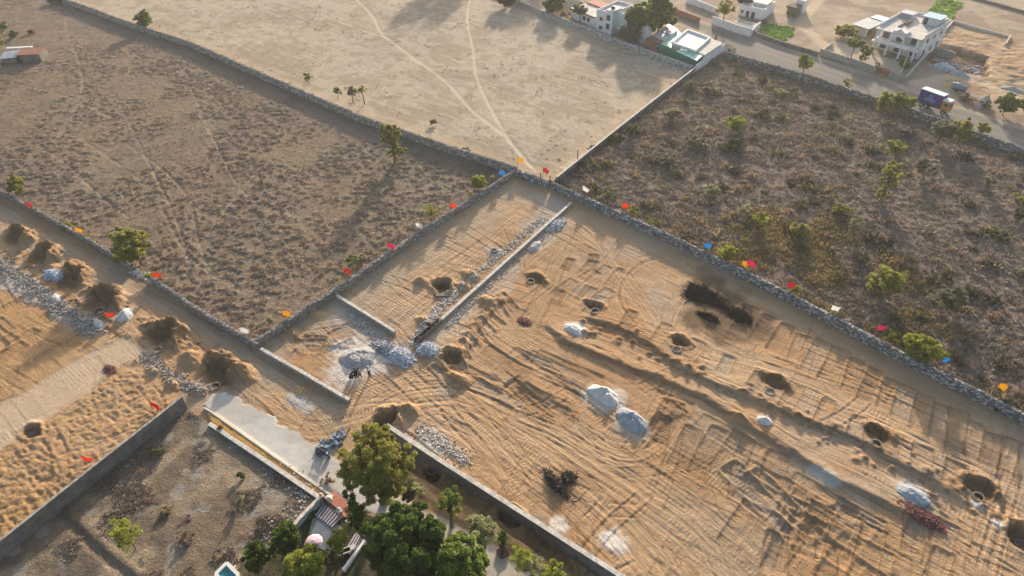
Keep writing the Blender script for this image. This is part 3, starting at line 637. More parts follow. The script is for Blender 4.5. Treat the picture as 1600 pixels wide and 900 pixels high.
# ------------------------------------------------------------------ ground meshes, one per surface
def make_ground():
    nr, nc = H.shape
    dep = GY*cp+CAM_H*sp_
    uu = GX/dep*FPX; vv = 450-((GY*sp_-CAM_H*cp)/dep)*FPX
    keep = (np.abs(uu) < 1200) & (vv < 1300) & (vv > -110)
    kf = keep[:-1,:-1] & keep[1:,:-1] & keep[:-1,1:] & keep[1:,1:]
    zf = Z[:-1,:-1]
    idx = np.arange(nr*nc).reshape(nr, nc)
    V = np.stack([GX.ravel(), GY.ravel(), H.ravel()], 1); CC = C.reshape(-1, 3)
    names = {0:('ground','worked'),1:('ploughed_field','scrubsoil'),2:('dry_field','grasssoil'),3:('scrub_field','scrubsoil'),4:('road','lane'),5:('roadside_ground','earth'),
             6:('vacant_plot_ground','scrubsoil'),7:('lane','lane'),8:('garden_ground','scrubsoil')}
    for z, (nm, mt) in names.items():
        jj, ii = np.nonzero(kf & (zf == z))
        if len(jj) == 0: continue
        F = np.stack([idx[jj,ii], idx[jj,ii+1], idx[jj+1,ii+1], idx[jj+1,ii]], 1)
        used = np.unique(F); remap = np.zeros(nr*nc, np.int64); remap[used] = np.arange(len(used))
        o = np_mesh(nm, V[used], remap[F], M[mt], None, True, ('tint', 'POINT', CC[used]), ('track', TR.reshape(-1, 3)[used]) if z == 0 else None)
        o['kind'] = 'structure'
    b = MB(); b.add([(-900,-500,-4),(900,-500,-4),(900,1500,-4),(-900,1500,-4)], [(0,1,2,3)])
    o = b.build('terrain', mat('far_terrain', (.34,.27,.19), .95, .25, .02)); o['kind'] = 'structure'
make_ground()
# light dust haze over the whole place
hz = MB(); hz.box(-920,-520,-6,920,1520,64); hz = hz.build('haze', None); hz['kind'] = 'stuff'; hz['label'] = 'thin warm dust haze hanging over the fields'; hz['category'] = 'haze'
hm = bpy.data.materials.new('dust_haze'); hm.use_nodes = True; hn = hm.node_tree.nodes; hn.clear(); ho = hn.new('ShaderNodeOutputMaterial'); hv = hn.new('ShaderNodeVolumePrincipled')
hv.inputs['Color'].default_value = (.93,.94,.95,1); hv.inputs['Density'].default_value = HAZE; hv.inputs['Anisotropy'].default_value = .3
hm.node_tree.links.new(hv.outputs[0], ho.inputs['Volume']); hz.data.materials.append(hm)
# ------------------------------------------------------------------ walls
def stones_mesh(cent, size, yaw, jit=.22, rng=RNG):
    """many rough stones in one surface: centres (n,3), sizes (n,3)"""
    n = len(cent); base = np.array([[-1,-1,-1],[1,-1,-1],[1,1,-1],[-1,1,-1],[-1,-1,1],[1,-1,1],[1,1,1],[-1,1,1]], float)*.5
    v = base[None]*(1+jit*(rng.random((n,8,3))-.5)*2)*np.asarray(size)[:,None,:]
    c, s_ = np.cos(yaw)[:,None], np.sin(yaw)[:,None]
    x = v[...,0]*c-v[...,1]*s_; y = v[...,0]*s_+v[...,1]*c; v = np.stack([x, y, v[...,2]], -1)+np.asarray(cent)[:,None,:]
    f = np.array([[3,2,1,0],[4,5,6,7],[0,1,5,4],[1,2,6,5],[2,3,7,6],[3,0,4,7]])
    F = (f[None]+8*np.arange(n)[:,None,None]).reshape(-1,4)
    return v.reshape(-1,3), F
def gmed(p, n):                                               # ground level beside a wall, free of pits
    return float(np.median([gz(p.x+n.x*o, p.y+n.y*o) for o in (-2.5,-1.8,-1.2,0,1.2,1.8,2.5,3.5)]))
def wall_body(mb, pts, w, h, z=-.35, step=2.5, jitter=.04, hs=None, level=False):
    L = []
    for i in range(len(pts)-1):
        a, b = pts[i], pts[i+1]; n = max(1, int((b-a).length/step))
        L += [a.lerp(b, k/n) for k in range(n)]
    L.append(pts[-1]); R = []
    for i, p in enumerate(L):
        d = (L[min(i+1,len(L)-1)]-L[max(i-1,0)]); d.z = 0; d.normalize(); nrm = Vector((-d.y, d.x, 0)); g = gz(p.x, p.y)
        hh = h+rnd.uniform(-jitter, jitter); R.append((p, nrm, g, hh))
    if level:
        gs = [gmed(p, nn) for p, nn, g, hh in R]; k = np.polyfit(range(len(R)), gs, 1) if len(R) > 2 else (0, sum(gs)/len(gs))
        R = [(p, nn, k[0]*i+k[1], hh) for i, (p, nn, g, hh) in enumerate(R)]; z = -1.9
    vs = []; fs = []
    for p, nn, g, hh in R:
        a = p-nn*w/2; b = p+nn*w/2
        vs += [(a.x,a.y,g+z),(b.x,b.y,g+z),(b.x,b.y,g+hh),(a.x,a.y,g+hh)]
    m = len(R)
    for i in range(m-1):
        for k in range(4): fs.append((i*4+k, i*4+(k+1)%4, (i+1)*4+(k+1)%4, (i+1)*4+k))
    fs += [(0,1,2,3), tuple((m-1)*4+k for k in (3,2,1,0))]
    mb.add(vs, fs); return R
def rubble_wall(label, px, h, w, pale=.3, tone=(.30,.29,.27), s=.36, name='rubble_wall', far=False):
    pts = [p.copy() for p in PV(px)]
    mb = MB(); wall_body(mb, pts, w*.8, h*.9, jitter=.06)
    V0 = np.array(mb.v); F0 = np.array([f for f in mb.f if len(f) == 4])
    cent = []; size = []; yaw = []; col = []; r = np.random.default_rng(len(label))
    for a, b in zip(pts, pts[1:]):
        d = b-a; L = d.length; u = d/L; nn = Vector((-u.y, u.x, 0)); ang = math.atan2(u.y, u.x)
        for side in (-1, 1):
            z = .08
            while z < h:
                x = r.random()*.2
                while x < L:
                    sx = s*(.6+.9*r.random()); p = a+u*x+nn*side*w*(.42-.06*(z/h)+.05*r.random())
                    cent.append((p.x, p.y, gz(p.x, p.y)+z+.05*(r.random()-.5))); size.append((sx, .22, s*.62*(.7+.6*r.random()))); yaw.append(ang+.3*(r.random()-.5)); x += sx*.95
                z += s*.58
        x = 0
        while x < L:
            sx = s*(.6+.9*r.random())
            for o in (-.24, .22):
                p = a+u*x+nn*w*o; cent.append((p.x, p.y, gz(p.x, p.y)+h*.93+.16*(r.random()-.4))); size.append((sx, w*.55, .25)); yaw.append(ang+.6*(r.random()-.5))
            x += sx*.9
    n = len(cent); V1, F1 = stones_mesh(np.array(cent), np.array(size), np.array(yaw), .25, r)
    t = r.random(n); cc = np.array(tone)[None]*(.55+.75*r.random((n,1))); cc[t < pale] = np.array([.50,.48,.45])*(.8+.3*r.random(((t < pale).sum(),1)))
    col = np.concatenate([np.tile(np.array(tone)*.55, (len(V0),1)), np.repeat(cc, 8, 0)])
    o = np_mesh(name, np.concatenate([V0, V1]), np.concatenate([F0, F1+len(V0)]), M['stone'], None, False, ('tint', 'POINT', col))
    return tag(o, label, 'wall')
def plain_wall(label, px, h, w, m='concrete', cap='cap', name='boundary_wall', capw=.06, posts=0):
    pts = PV(px); t = empty(name, (0,0,0)); tag(t, label, 'wall')
    mid = pts[0]; t.location = (mid.x, mid.y, 0); off = Vector((mid.x, mid.y, 0))
    mb = MB(); R = wall_body(mb, pts, w, h, jitter=.02, level=True)
    mb.v = [tuple(Vector(v)-off) for v in mb.v]; mb.build('wall_body', M[m], t)
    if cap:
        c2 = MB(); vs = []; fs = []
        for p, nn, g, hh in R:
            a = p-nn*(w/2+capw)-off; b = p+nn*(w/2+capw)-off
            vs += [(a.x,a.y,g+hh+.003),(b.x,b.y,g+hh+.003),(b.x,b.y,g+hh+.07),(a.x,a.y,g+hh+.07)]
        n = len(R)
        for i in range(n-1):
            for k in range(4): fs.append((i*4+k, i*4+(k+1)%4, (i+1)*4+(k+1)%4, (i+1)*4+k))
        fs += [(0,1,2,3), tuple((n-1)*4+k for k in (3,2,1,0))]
        c2.add(vs, fs); c2.build('lit_top_slab', M[cap], t)  # top paler than the wall body: light on it put into the colour
    for k in range(posts):
        f = (k+.5)/posts; p = pts[0].lerp(pts[-1], f)-off; q = MB(); q.box(p.x-.14, p.y-.14, -.2, p.x+.14, p.y+.14, h+.18); q.build('pier', M[m], t)
    return t
GT=(.255,.235,.21); BL=(.20,.20,.20); TN=(.31,.275,.235)
rubble_wall('long low rubble wall between the left ploughed field and the dirt track at the left edge', [(-90,253),(0,303),(110,364),(212,425)], 1.0, .30, .06, GT, .26)
rubble_wall('low rubble wall running from the acacia tree down to the corner of the inner plot', [(240,443),(320,496),(405,545)], 1.0, .30, .06, GT, .26)
rubble_wall('rubble wall climbing from the low corner to the upper crossing, between ploughed field and inner plot', [(404,540),(530,458),(670,362),(808,272)], 1.1, .36, .08, GT, .28)
rubble_wall('longest rubble wall, separating the ploughed field from the pale dry field above', [(95,3),(200,41),(300,75),(430,132),(560,189),(690,235),(806,272)], 1.4, .42, .14, TN, .36)
rubble_wall('short stretch of rubble wall between the upper crossing and the dark gate post', [(810,276),(832,283),(855,294)], 1.2, .5, .2, BL)
rubble_wall('long blue-grey dry stone wall flecked with white, between levelled site and scrub field', [(863,295),(1000,358),(1180,445),(1400,561),(1600,662),(1700,712)], 1.3, .38, .24, (.19,.19,.19), .28)
rubble_wall('roadside rubble wall between the scrub field and the surfaced road', [(1133,90),(1260,128),(1380,168),(1600,246),(1720,286)], 1.4, .42, .12, (.21,.20,.19), .36)
rubble_wall('pale tumbled rubble wall at the top of the dry field below the white houses', [(770,-8),(808,7),(940,60),(1020,88),(1084,110)], 1.0, .9, .3, (.40,.36,.31), .45)
plain_wall('thin wall with a pale top between the dry field and the scrub field', [(869,288),(960,213),(1085,113)], 1.2, .25, 'concrete_dark', 'cap', 'boundary_wall', .04)
plain_wall('white rendered wall stepping up beside the green shed', [(1086,112),(1131,78)], 1.7, .3, 'white', None, 'boundary_wall')
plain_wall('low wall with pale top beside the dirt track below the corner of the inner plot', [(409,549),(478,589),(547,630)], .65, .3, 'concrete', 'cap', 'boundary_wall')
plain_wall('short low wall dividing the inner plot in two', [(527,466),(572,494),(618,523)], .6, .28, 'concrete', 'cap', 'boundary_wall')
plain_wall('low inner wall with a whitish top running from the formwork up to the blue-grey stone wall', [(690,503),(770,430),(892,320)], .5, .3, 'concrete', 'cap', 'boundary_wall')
plain_wall('tall grey plastered wall between the lumpy soil and the vacant plot at lower left', [(-60,926),(0,874),(150,752),(292,637)], 1.9, .22, 'concrete_dark', 'concrete', 'plastered_wall', .03)
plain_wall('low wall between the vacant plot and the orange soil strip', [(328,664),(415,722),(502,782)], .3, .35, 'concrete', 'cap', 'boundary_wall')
plain_wall('thin white kerb wall edging the gravel lane beside the orange soil strip', [(319,638),(332,646),(425,712),(521,778)], .25, .16, 'offwhite', None, 'kerb_wall')
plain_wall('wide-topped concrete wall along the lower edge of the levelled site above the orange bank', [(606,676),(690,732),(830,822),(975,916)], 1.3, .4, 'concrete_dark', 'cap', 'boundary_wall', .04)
# shuttering at the end of the low inner wall
t = empty('wall_formwork', G(650,537)); tag(t, 'dark plank shuttering at the unfinished lower end of the low inner wall', 'formwork')
d = (G(690,503)-G(650,537)); d.z = 0
for s_ in (-.3, .3):
    mb = MB(); u = d.normalized(); nn = Vector((-u.y,u.x,0))*s_; q = [nn-nn.normalized()*.03, nn+nn.normalized()*.03]
    a0, a1, b0, b1 = q[0], q[1], q[1]+d*.97, q[0]+d*.97
    mb.prism([(a0.x,a0.y),(a1.x,a1.y),(b0.x,b0.y),(b1.x,b1.y)], -.2, .75); mb.build('plank', M['concrete_dark'], t)
for f in (.1,.4,.7,.9):
    mb = MB(); p = d*f; mb.tube([(p.x-.4,p.y+.3,.8),(p.x+.4,p.y-.3,.8)], [.05,.05]); mb.build('tie_bar', M['rust'], t)

# ------------------------------------------------------------------ heaps
def heap(px, py, rx, ry, h, m, label, ang=None, seed=1, flat=0.0, name='gravel_heap', cat='heap', rocks=0, rsize=.22, rcol=(.55,.56,.58), group=None, rough=.25, dip=0):
    c = G(px, py); ang = aA if ang is None else ang; r = np.random.default_rng(seed)
    n, k = 40, 64; rr = np.linspace(0, 1.12, n)[:,None]; th = np.linspace(0, 2*math.pi, k, endpoint=False)[None]
    wob = 1+.09*np.sin(2*th+seed)+.06*np.sin(3*th+seed*2)+.05*np.sin(7*th+seed)
    x = rr*np.cos(th)*wob; y = rr*np.sin(th)*wob
    prof = np.minimum(1-rr, 1-flat)/(1-flat) if flat else (1-rr**1.25)
    z = h*prof*np.ones_like(x); z = np.where(rr > 1, -.25, z)
    wx = x*rx*math.cos(ang)-y*ry*math.sin(ang); wy = x*rx*math.sin(ang)+y*ry*math.cos(ang)
    nz = fbm(wx+c.x+40, wy+c.y, .7, 5, seed, .62); z = z+h*rough*(nz-.5)*np.clip(1.2-rr, 0, 1)*1.6
    if dip: z -= dip*np.exp(-(((x+.1)/.35)**2+((y+.25)/.35)**2))
    z = z+np.clip(1-rr, 0, .05)*2*.3
    V = np.stack([wx.ravel(), wy.ravel(), z.ravel()], 1); gg = gz(c.x, c.y)
    V[:,2] -= .04
    idx = np.arange(n*k).reshape(n, k); F = np.stack([idx[:-1], idx[1:], np.roll(idx[1:], -1, 1), np.roll(idx[:-1], -1, 1)], -1).reshape(-1, 4)
    if rocks:
        a = r.random(rocks)*2*math.pi; q = np.sqrt(r.random(rocks)); q = np.where(r.random(rocks) < .2, q*1.25, q)
        bx = q*np.cos(a); by = q*np.sin(a); px_ = bx*rx*math.cos(ang)-by*ry*math.sin(ang); py_ = bx*rx*math.sin(ang)+by*ry*math.cos(ang)
        pz = h*np.clip(1-q**1.25, 0, 1)+.02
        sz = rsize*(.5+r.random((rocks,3)))
        V1, F1 = stones_mesh(np.stack([px_,py_,pz], 1), sz, r.random(rocks)*6.3, .35, r)
        col = np.array(rcol)*(.55+.7*r.random((rocks,1)))
        CC = np.concatenate([np.tile(np.array(rcol)*.45, (len(V),1)), np.repeat(col, 8, 0)])
        o = np_mesh(name, np.concatenate([V, V1]), np.concatenate([F, F1+len(V)]), M['stone'], None, False, ('tint', 'POINT', CC))
    else:
        o = np_mesh(name, V, F, M[m], None, True)
    o.location = c; return tag(o, label, cat, group)
heap(944,618,1.95,1.35,.9,'grave_w','white gravel heap with a hollow top, left of the blue-grey heap', seed=2, flat=.35, dip=.5, rough=.45)
heap(987,657,2.0,1.4,.95,'grave_b','blue-grey grit heap beside the white gravel heap', seed=3, flat=.3, dip=.3, rough=.4)
heap(561,560,2.5,2.0,.55,'grave_g','broad grey sand heap by the standing workers', seed=4, flat=.45, ang=.7, rough=.6)
heap(897,515,1.6,.8,.4,'grave_w','flat white dust heap beside the stepped road cut', seed=5, flat=.4)
heap(1194,658,.9,.65,.6,'grave_w','small pale heap alone on the road bed right of the blue-grey heap', seed=6)
heap(1426,772,1.5,1.0,.28,'grave_b','spread white and grey heap above the red brick pile', seed=7, flat=.4, rough=.9)
heap(835,384,1.4,.7,.3,'cement','flat grey cement patch beside the low inner wall', ang=B_ANG, seed=8, flat=.5)
heap(626,558,1.9,1.3,.8,None,'pale stone heap before the open end of the inner wall, nearest the worker in white', rocks=420, rsize=.26, rcol=(.50,.52,.56), seed=9, name='stone_heap')
heap(603,545,2.0,1.1,.5,None,'low grey stone heap behind the grey sand heap', rocks=300, rsize=.24, rcol=(.36,.36,.37), seed=10, name='stone_heap')
heap(669,547,1.4,1.0,.6,None,'round stone heap just below the end of the plank shuttering', rocks=280, rsize=.26, rcol=(.50,.52,.56), seed=11, name='stone_heap')
heap(868,352,1.9,1.1,.4,None,'loose stones spread by the top end of the low inner wall', rocks=260, rsize=.26, rcol=(.50,.49,.48), seed=12, name='stone_heap', ang=B_ANG)
heap(84,430,1.7,.9,.6,None,'blue-white stone heap between two left pits', rocks=300, rsize=.24, rcol=(.50,.54,.60), seed=13, name='stone_heap')
heap(195,491,.8,1.3,.6,'grave_w','upright oval pale heap beside the orange flag', seed=14, ang=.2)
heap(152,505,1.1,.6,.3,'cement','flat grey spill at the end of the stone strip', seed=15, flat=.4)
heap(86,466,1.0,.6,.3,'cement','small pale spill on the stone strip left of the pits', seed=16, flat=.4)
def stone_strip(label, pts, w, n, size, col, seed):
    r = np.random.default_rng(seed); L = spline(PV(pts), 10); q = []
    for _ in range(n):
        i = r.integers(0, len(L)-1); p = L[i].lerp(L[i+1], r.random()); o = r.normal(0, w/2, 2); x, y = p[0]+o[0], p[1]+o[1]
        q.append((x, y, gz(x, y)+.04))
    V, F = stones_mesh(np.array(q), size*(.4+r.random((n,3))), r.random(n)*6.3, .35, r)
    o = np_mesh('stone_strip', V, F, M['stone'], None, False, ('tint', 'POINT', np.repeat(np.array(col)*(.5+.8*r.random((n,1))), 8, 0)))
    o['kind'] = 'stuff'; return tag(o, label, 'stones')
stone_strip('band of broken grey stone left of the dirt track pits', [(-40,395),(20,425),(80,470),(150,520)], 1.1, 1500, .19, (.35,.315,.28), 1)
stone_strip('white stone chips scattered along the upper side of the low inner wall', [(640,540),(690,480),(760,415),(850,340)], .8, 800, .17, (.55,.52,.48), 2)
stone_strip('stone chips along the lower side of the low inner wall', [(700,510),(740,470),(800,410),(880,345)], .6, 420, .15, (.52,.49,.45), 3)
stone_strip('white stone rubble strewn along the top of the wide concrete wall', [(655,672),(690,692),(730,722)], .8, 520, .15, (.52,.475,.42), 4)
stone_strip('grey rubble between the last dirt track pits and the red flag', [(225,555),(250,575),(290,600),(320,612)], .9, 420, .2, (.36,.32,.28), 5)
stone_strip('tumbled stones in the gap of the rubble wall under the acacia tree', [(205,425),(222,432),(240,440)], .5, 260, .28, (.45,.43,.42), 6)
stone_strip('stones strewn below the short dividing wall', [(545,485),(580,520),(610,545)], .7, 240, .16, (.5,.47,.44), 7)
stone_strip('litter of pale stones in the vacant plot beside its low wall', [(420,735),(470,770),(440,820),(390,880)], 1.6, 220, .13, (.55,.53,.50), 8)
stone_strip('pale stones along the foot of the green shed wall', [(985,76),(1030,95),(1078,112)], .6, 300, .25, (.48,.44,.39), 9)
def brick_pile(px, py, rx, ry, n, label, seed):
    c = G(px, py); r = np.random.default_rng(seed); a = r.random(n)*6.3; q = np.sqrt(r.random(n)); u = q*np.cos(a)*rx; v = q*np.sin(a)*ry
    x = u*ca-v*sa; y = u*sa+v*ca; z = np.array([gz(c.x+i, c.y+j) for i, j in zip(x, y)])-c.z+.06+.35*(1-q)*r.random(n)
    V, F = stones_mesh(np.stack([x*1.1,y*1.1,z*.7],1), np.array([.20,.11,.08])*(.6+.8*r.random((n,1))), r.random(n)*6.3, .2, r)
    o = np_mesh('brick_pile', V, F, M['brickpile'], None, False); o.location = c; return tag(o, label, 'bricks')
brick_pile(820,503,1.0,.6,220,'small scatter of red bricks near the rippled push ridge',1)
brick_pile(1440,806,2.2,.8,300,'long pile of dark red broken bricks below the white and grey heap',2)
brick_pile(172,578,.9,.5,150,'faint scatter of red bricks beside the pale side track at left',3)

# ------------------------------------------------------------------ manhole rings in the pits
def ring_thing(px, py, label, r=.50, h=.16):
    p = G(px, py); t = empty('manhole_ring', p); tag(t, label, 'manhole ring', 'concrete manhole rings set in the pits')
    a = MB(); a.lathe([(r*.74,-.1),(r*.74,h),(r,h),(r,-.3)], 22); a.build('ring_wall', M['ringc'], t, False)
    b = MB(); b.lathe([(0.001,-.06),(r*.75,-.06)], 22); b.build('dark_shaft', M['dark'], t); return t
for px, py, lb in ((155,487,'pink-grey concrete ring in the fourth dirt-track pit, beside the orange flag'),(247,548,'concrete ring at the foot of the pit right of the pale side track'),
    (337,604,'concrete ring in the last dirt-track pit at the head of the gravel lane'),(930,487,'concrete ring in the round pit above the flat white dust heap'),(829,440,'concrete ring in the shallow pit nearest the low inner wall'),
    (1057,547,'concrete ring in the pit below the black brush piles'),(1203,613,'concrete ring in the pit above the small pale heap'),(1369,694,'concrete ring in the dark pit at the far edge of the road bed'),
    (1528,777,'concrete ring in the last pit along the road bed'),(1594,852,'pale concrete ring cut by the right edge of the photo'),(676,738,'dark ring at the foot of the wide concrete wall under the olive tree'),
    (797,809,'dark ring at the foot of the wide concrete wall by the garden trees')):
    ring_thing(px, py, lb, .6 if px != 155 else .75)
p = G(772,393); t = empty('manhole_ring', p); tag(t, 'small concrete collar in the grey cement patch above the low inner wall', 'manhole ring')
a = MB(); a.lathe([(.3,-.1),(.3,.3),(.5,.3),(.55,-.2)], 18); a.build('ring_wall', M['ringc'], t); b = MB(); b.lathe([(.001,.02),(.31,.02)], 18); b.build('dark_shaft', M['dark'], t)
p = G(690,458); t = empty('water_sump', p); tag(t, 'dark square sump with a pale slab in the pit of the inner plot', 'sump')
q = MB(); q.box(-1.0,-.5,-.1,1.0,.7,.02); q.build('water_surface', M['dark'], t); q = MB(); q.box(-.8,-.75,-.1,1.1,-.1,.12); q.build('slab', M['ringc'], t)
p = G(50,678); t = empty('water_sump', p, .6); tag(t, 'small square sump with a grey slab in the lumpy soil at left', 'sump')
q = MB(); q.box(-.5,-.3,-.1,.5,.4,.05); q.build('slab', M['ringc'], t); q = MB(); q.box(-.6,.42,-.1,.6,.8,.03); q.build('water_surface', M['dark'], t)

# ------------------------------------------------------------------ heaps of cut brush
def brush_pile(px, py, rx, ry, h, n, label, seed, m='charred', ang=None):
    c = G(px, py); ang = aA if ang is None else ang; r = np.random.default_rng(seed); Vs = []; Fs = []
    cnt = n; a = r.random(cnt)*6.3; q = np.sqrt(r.random(cnt))*(1+.35*np.sin(3*a+seed)*r.random(cnt)); q = np.where(r.random(cnt) < .18, q*1.4, q); u = q*np.cos(a)*rx; v = q*np.sin(a)*ry
    x = u*math.cos(ang)-v*math.sin(ang); y = u*math.sin(ang)+v*math.cos(ang); z = h*np.clip(1-q**1.6, 0, 1)*r.random(cnt)+.03
    d = r.normal(size=(cnt,3)); d[:,2] *= .5; d /= np.linalg.norm(d,axis=1)[:,None]; w = np.cross(d, r.normal(size=(cnt,3))); w /= np.linalg.norm(w,axis=1)[:,None]
    L = .15+.4*r.random((cnt,1)); T = .025+.045*r.random((cnt,1)); cc = np.stack([x,y,z],1)
    V = np.stack([cc-d*L-w*T, cc+d*L-w*T*.3, cc+d*L+w*T*.3, cc-d*L+w*T], 1).reshape(-1,3)
    F = np.arange(cnt*4).reshape(-1,4); o = np_mesh('brush_pile', V, F, M[m], None, False); o.location = c; return tag(o, label, 'brush pile')
brush_pile(1096,462,2.3,1.6,.4,3000,'large black pile of cut brush by the blue-grey stone wall',1)
brush_pile(1154,494,1.6,1.0,.35,1500,'black brush pile to the lower right of the largest one',2)
brush_pile(1125,478,1.6,.35,.35,500,'thin trail of black twigs linking the two larger brush piles',3)
brush_pile(1107,496,1.3,.5,.35,600,'small flat black brush pile left of the trailing twigs',4)
brush_pile(868,757,.35,1.7,.8,800,'dark uprooted stump with tangled roots on the lower site',5,'deadwood',.55)
brush_pile(888,748,.6,.7,.6,360,'smaller root clump beside the dark uprooted stump',6,'deadwood')
# ------------------------------------------------------------------ vegetation
def leaf_quads(cent, size, r, up=.75, asp=.65):
    n = len(cent); nrm = r.normal(size=(n,3)); nrm[:,2] = np.abs(nrm[:,2])+up; nrm /= np.linalg.norm(nrm,axis=1)[:,None]
    a = np.cross(nrm, r.normal(size=(n,3))); a /= np.linalg.norm(a,axis=1)[:,None]+1e-9; b = np.cross(nrm, a)
    s = (np.asarray(size)*np.ones(n))[:,None]*(.6+.8*r.random((n,1)))*.5
    V = np.stack([cent-a*s, cent-b*s*asp, cent+a*s, cent+b*s*asp], 1).reshape(-1,3)
    return V, np.arange(4*n).reshape(-1,4)
def crown_points(r, ell, nclump, per, clump_r):
    """leaf centres and shade values of a crown made of separate clumps inside several ellipsoids"""
    pts = []; val = []; cl = []
    vol = [e[3]*e[4]*e[5] for e in ell]; tot = sum(vol)
    for e, v in zip(ell, vol):
        k = max(3, int(nclump*v/tot))
        for _ in range(k):
            d = r.normal(size=3); d /= np.linalg.norm(d); q = r.random()**.38
            c = np.array(e[:3])+d*q*np.array(e[3:6])*(.80+.18*r.random()); cr = clump_r*(.42+.62*r.random())
            m = int(per*(.5+r.random())); dd = r.normal(size=(m,3)); dd /= np.linalg.norm(dd,axis=1)[:,None]
            p = c+dd*(r.random((m,1))**.45)*cr*np.array([1,1,.75]); pts.append(p)
            val.append(np.clip(.25+.5*r.random()+.22*r.normal(size=m)*.8, 0, 1)); cl.append(c)
    return np.concatenate(pts), np.concatenate(val), cl
def plant(kind, px, py, top, width, leaf, label, name='tree', cat='tree', group=None, trunk=.25, base_h=.25, dens=1.0, leafs=None, lean=(0,0), lobes=None, seed=None, depth=None, at_=None, flat=.9):
    """upright plant standing at photo pixel (px,py): its height comes from its top row, its spread from its width in pixels"""
    b = G(px, py) if at_ is None else at_; w = width*mpp(b) if at_ is None else width
    if at_ is None:
        dpr = math.atan2(CAM_H, b.y); sa_, ca_ = math.sin(dpr), math.cos(dpr); m0 = mpp(b)
        if cat == 'shrub': b = G(px, py-.45*w/2*sa_/m0)
        h = max(.5, hgt(b, top)-b.z)
        for _ in range(6):
            rz = .46*h*(1-base_h); zc = hgt(b, top+math.hypot(.92*w/2*sa_, rz*ca_)/m0)-b.z; h = .5*h+.5*max(.45, zc+rz)
    else: h = top
    r = np.random.default_rng(seed if seed is not None else int(px*7+py*13) % 9973)
    t = empty(name, b); tag(t, label, cat, group)
    z0 = h*base_h; R = w/2
    w *= 1.08; R = w/2
    if lobes is None:
        lobes = [(lean[0]*.5, lean[1]*.5, (z0+h)/2, R*.86, R*.86, (h-z0)/2*.95)]
        for _ in range(3):
            a = r.random()*6.3; lobes.append((math.cos(a)*R*.42, math.sin(a)*R*.42, z0+(h-z0)*(.4+.35*r.random()), R*.58, R*.58, (h-z0)*.34))
    else: lobes = [(x*R, y*R, z*h, rx*R, ry*R, rz*h) for x, y, z, rx, ry, rz in lobes]
    ls = .8*(leafs or (.15 if w > 3 else .12))*(1.0+.0035*b.y)
    vol = sum(l[3]*l[4]*l[5] for l in lobes)
    ncl = int(np.clip(9+9*vol**.72, 8, 150)*dens); per = int(np.clip(74*(w/4)**.5, 30, 160)*dens**.5)
    cr = .42*(vol/max(1, ncl))**(1/3)*2.0
    p, v, cl = crown_points(r, lobes, ncl, per*2, cr)
    p[:,2] = np.maximum(p[:,2], .06)
    V, F = leaf_quads(p, ls*1.3, r)
    np_mesh('crown', V, F, LEAF[leaf], t, False, ('leaf', 'FACE', v))
    mb = MB(); fork = max(.15, z0*1.15); tr = trunk*max(.35, h/5)*.5
    top_ = Vector((lobes[0][0], lobes[0][1], lobes[0][2]+lobes[0][5]*.4))
    mid = Vector((lean[0]*.3, lean[1]*.3, fork))
    mb.tube([(0,0,-.3),(lean[0]*.12,lean[1]*.12,fork*.5),mid,mid.lerp(top_,.6),top_], [tr*1.25,tr,tr*.85,tr*.55,tr*.15], 7)
    for c in cl[::max(1, len(cl)//8)][:9]:
        c = Vector(c); s_ = mid.lerp(top_, r.random()*.5); m_ = s_.lerp(c, .5)+Vector((0,0,.08*h*(r.random()-.2)))
        mb.tube([s_, m_, c], [tr*.5, tr*.3, tr*.1], 5)
    mb.build('trunk' if cat == 'tree' else 'stems', M['wood'], t)
    return t
def bare_tree(px, py, top, label, seed=1, w=1.6):
    b = G(px, py); h = hgt(b, top)-b.z; r = random.Random(seed); t = empty('bare_tree', b); tag(t, label, 'tree'); mb = MB(); tw = MB()
    mb.tube([(0,0,-.2),(.08,0,h*.25),(-.05,.05,h*.5)], [.14,.11,.08], 6)
    for i in range(9):
        a = r.random()*6.3; z = h*(.25+.3*r.random()); e = Vector((math.cos(a)*w*.6*r.uniform(.5,1), math.sin(a)*w*.6, h*r.uniform(.6,1.0))); s_ = Vector((0,0,z)); m_ = s_.lerp(e,.5)+Vector((r.uniform(-.2,.2),r.uniform(-.2,.2),.1))
        tw.tube([s_,m_,e],[.06,.04,.015],5)
        for k in range(4):
            q = m_.lerp(e, r.random()); tw.tube([q, q+Vector((r.uniform(-.5,.5),r.uniform(-.5,.5),r.uniform(0,.5)))],[.025,.008],4)
    mb.build('trunk', M['deadwood'], t); tw.build('branches', M['deadwood'], t); return t
T = lambda *a, **k: plant('t', *a, **k)
def B(px, py, top, w, leaf, label, **k):
    k.setdefault('name', 'shrub'); k.setdefault('cat', 'shrub'); k.setdefault('base_h', .05); k.setdefault('trunk', .12); return plant('b', px, py, top, w, leaf, label, **k)

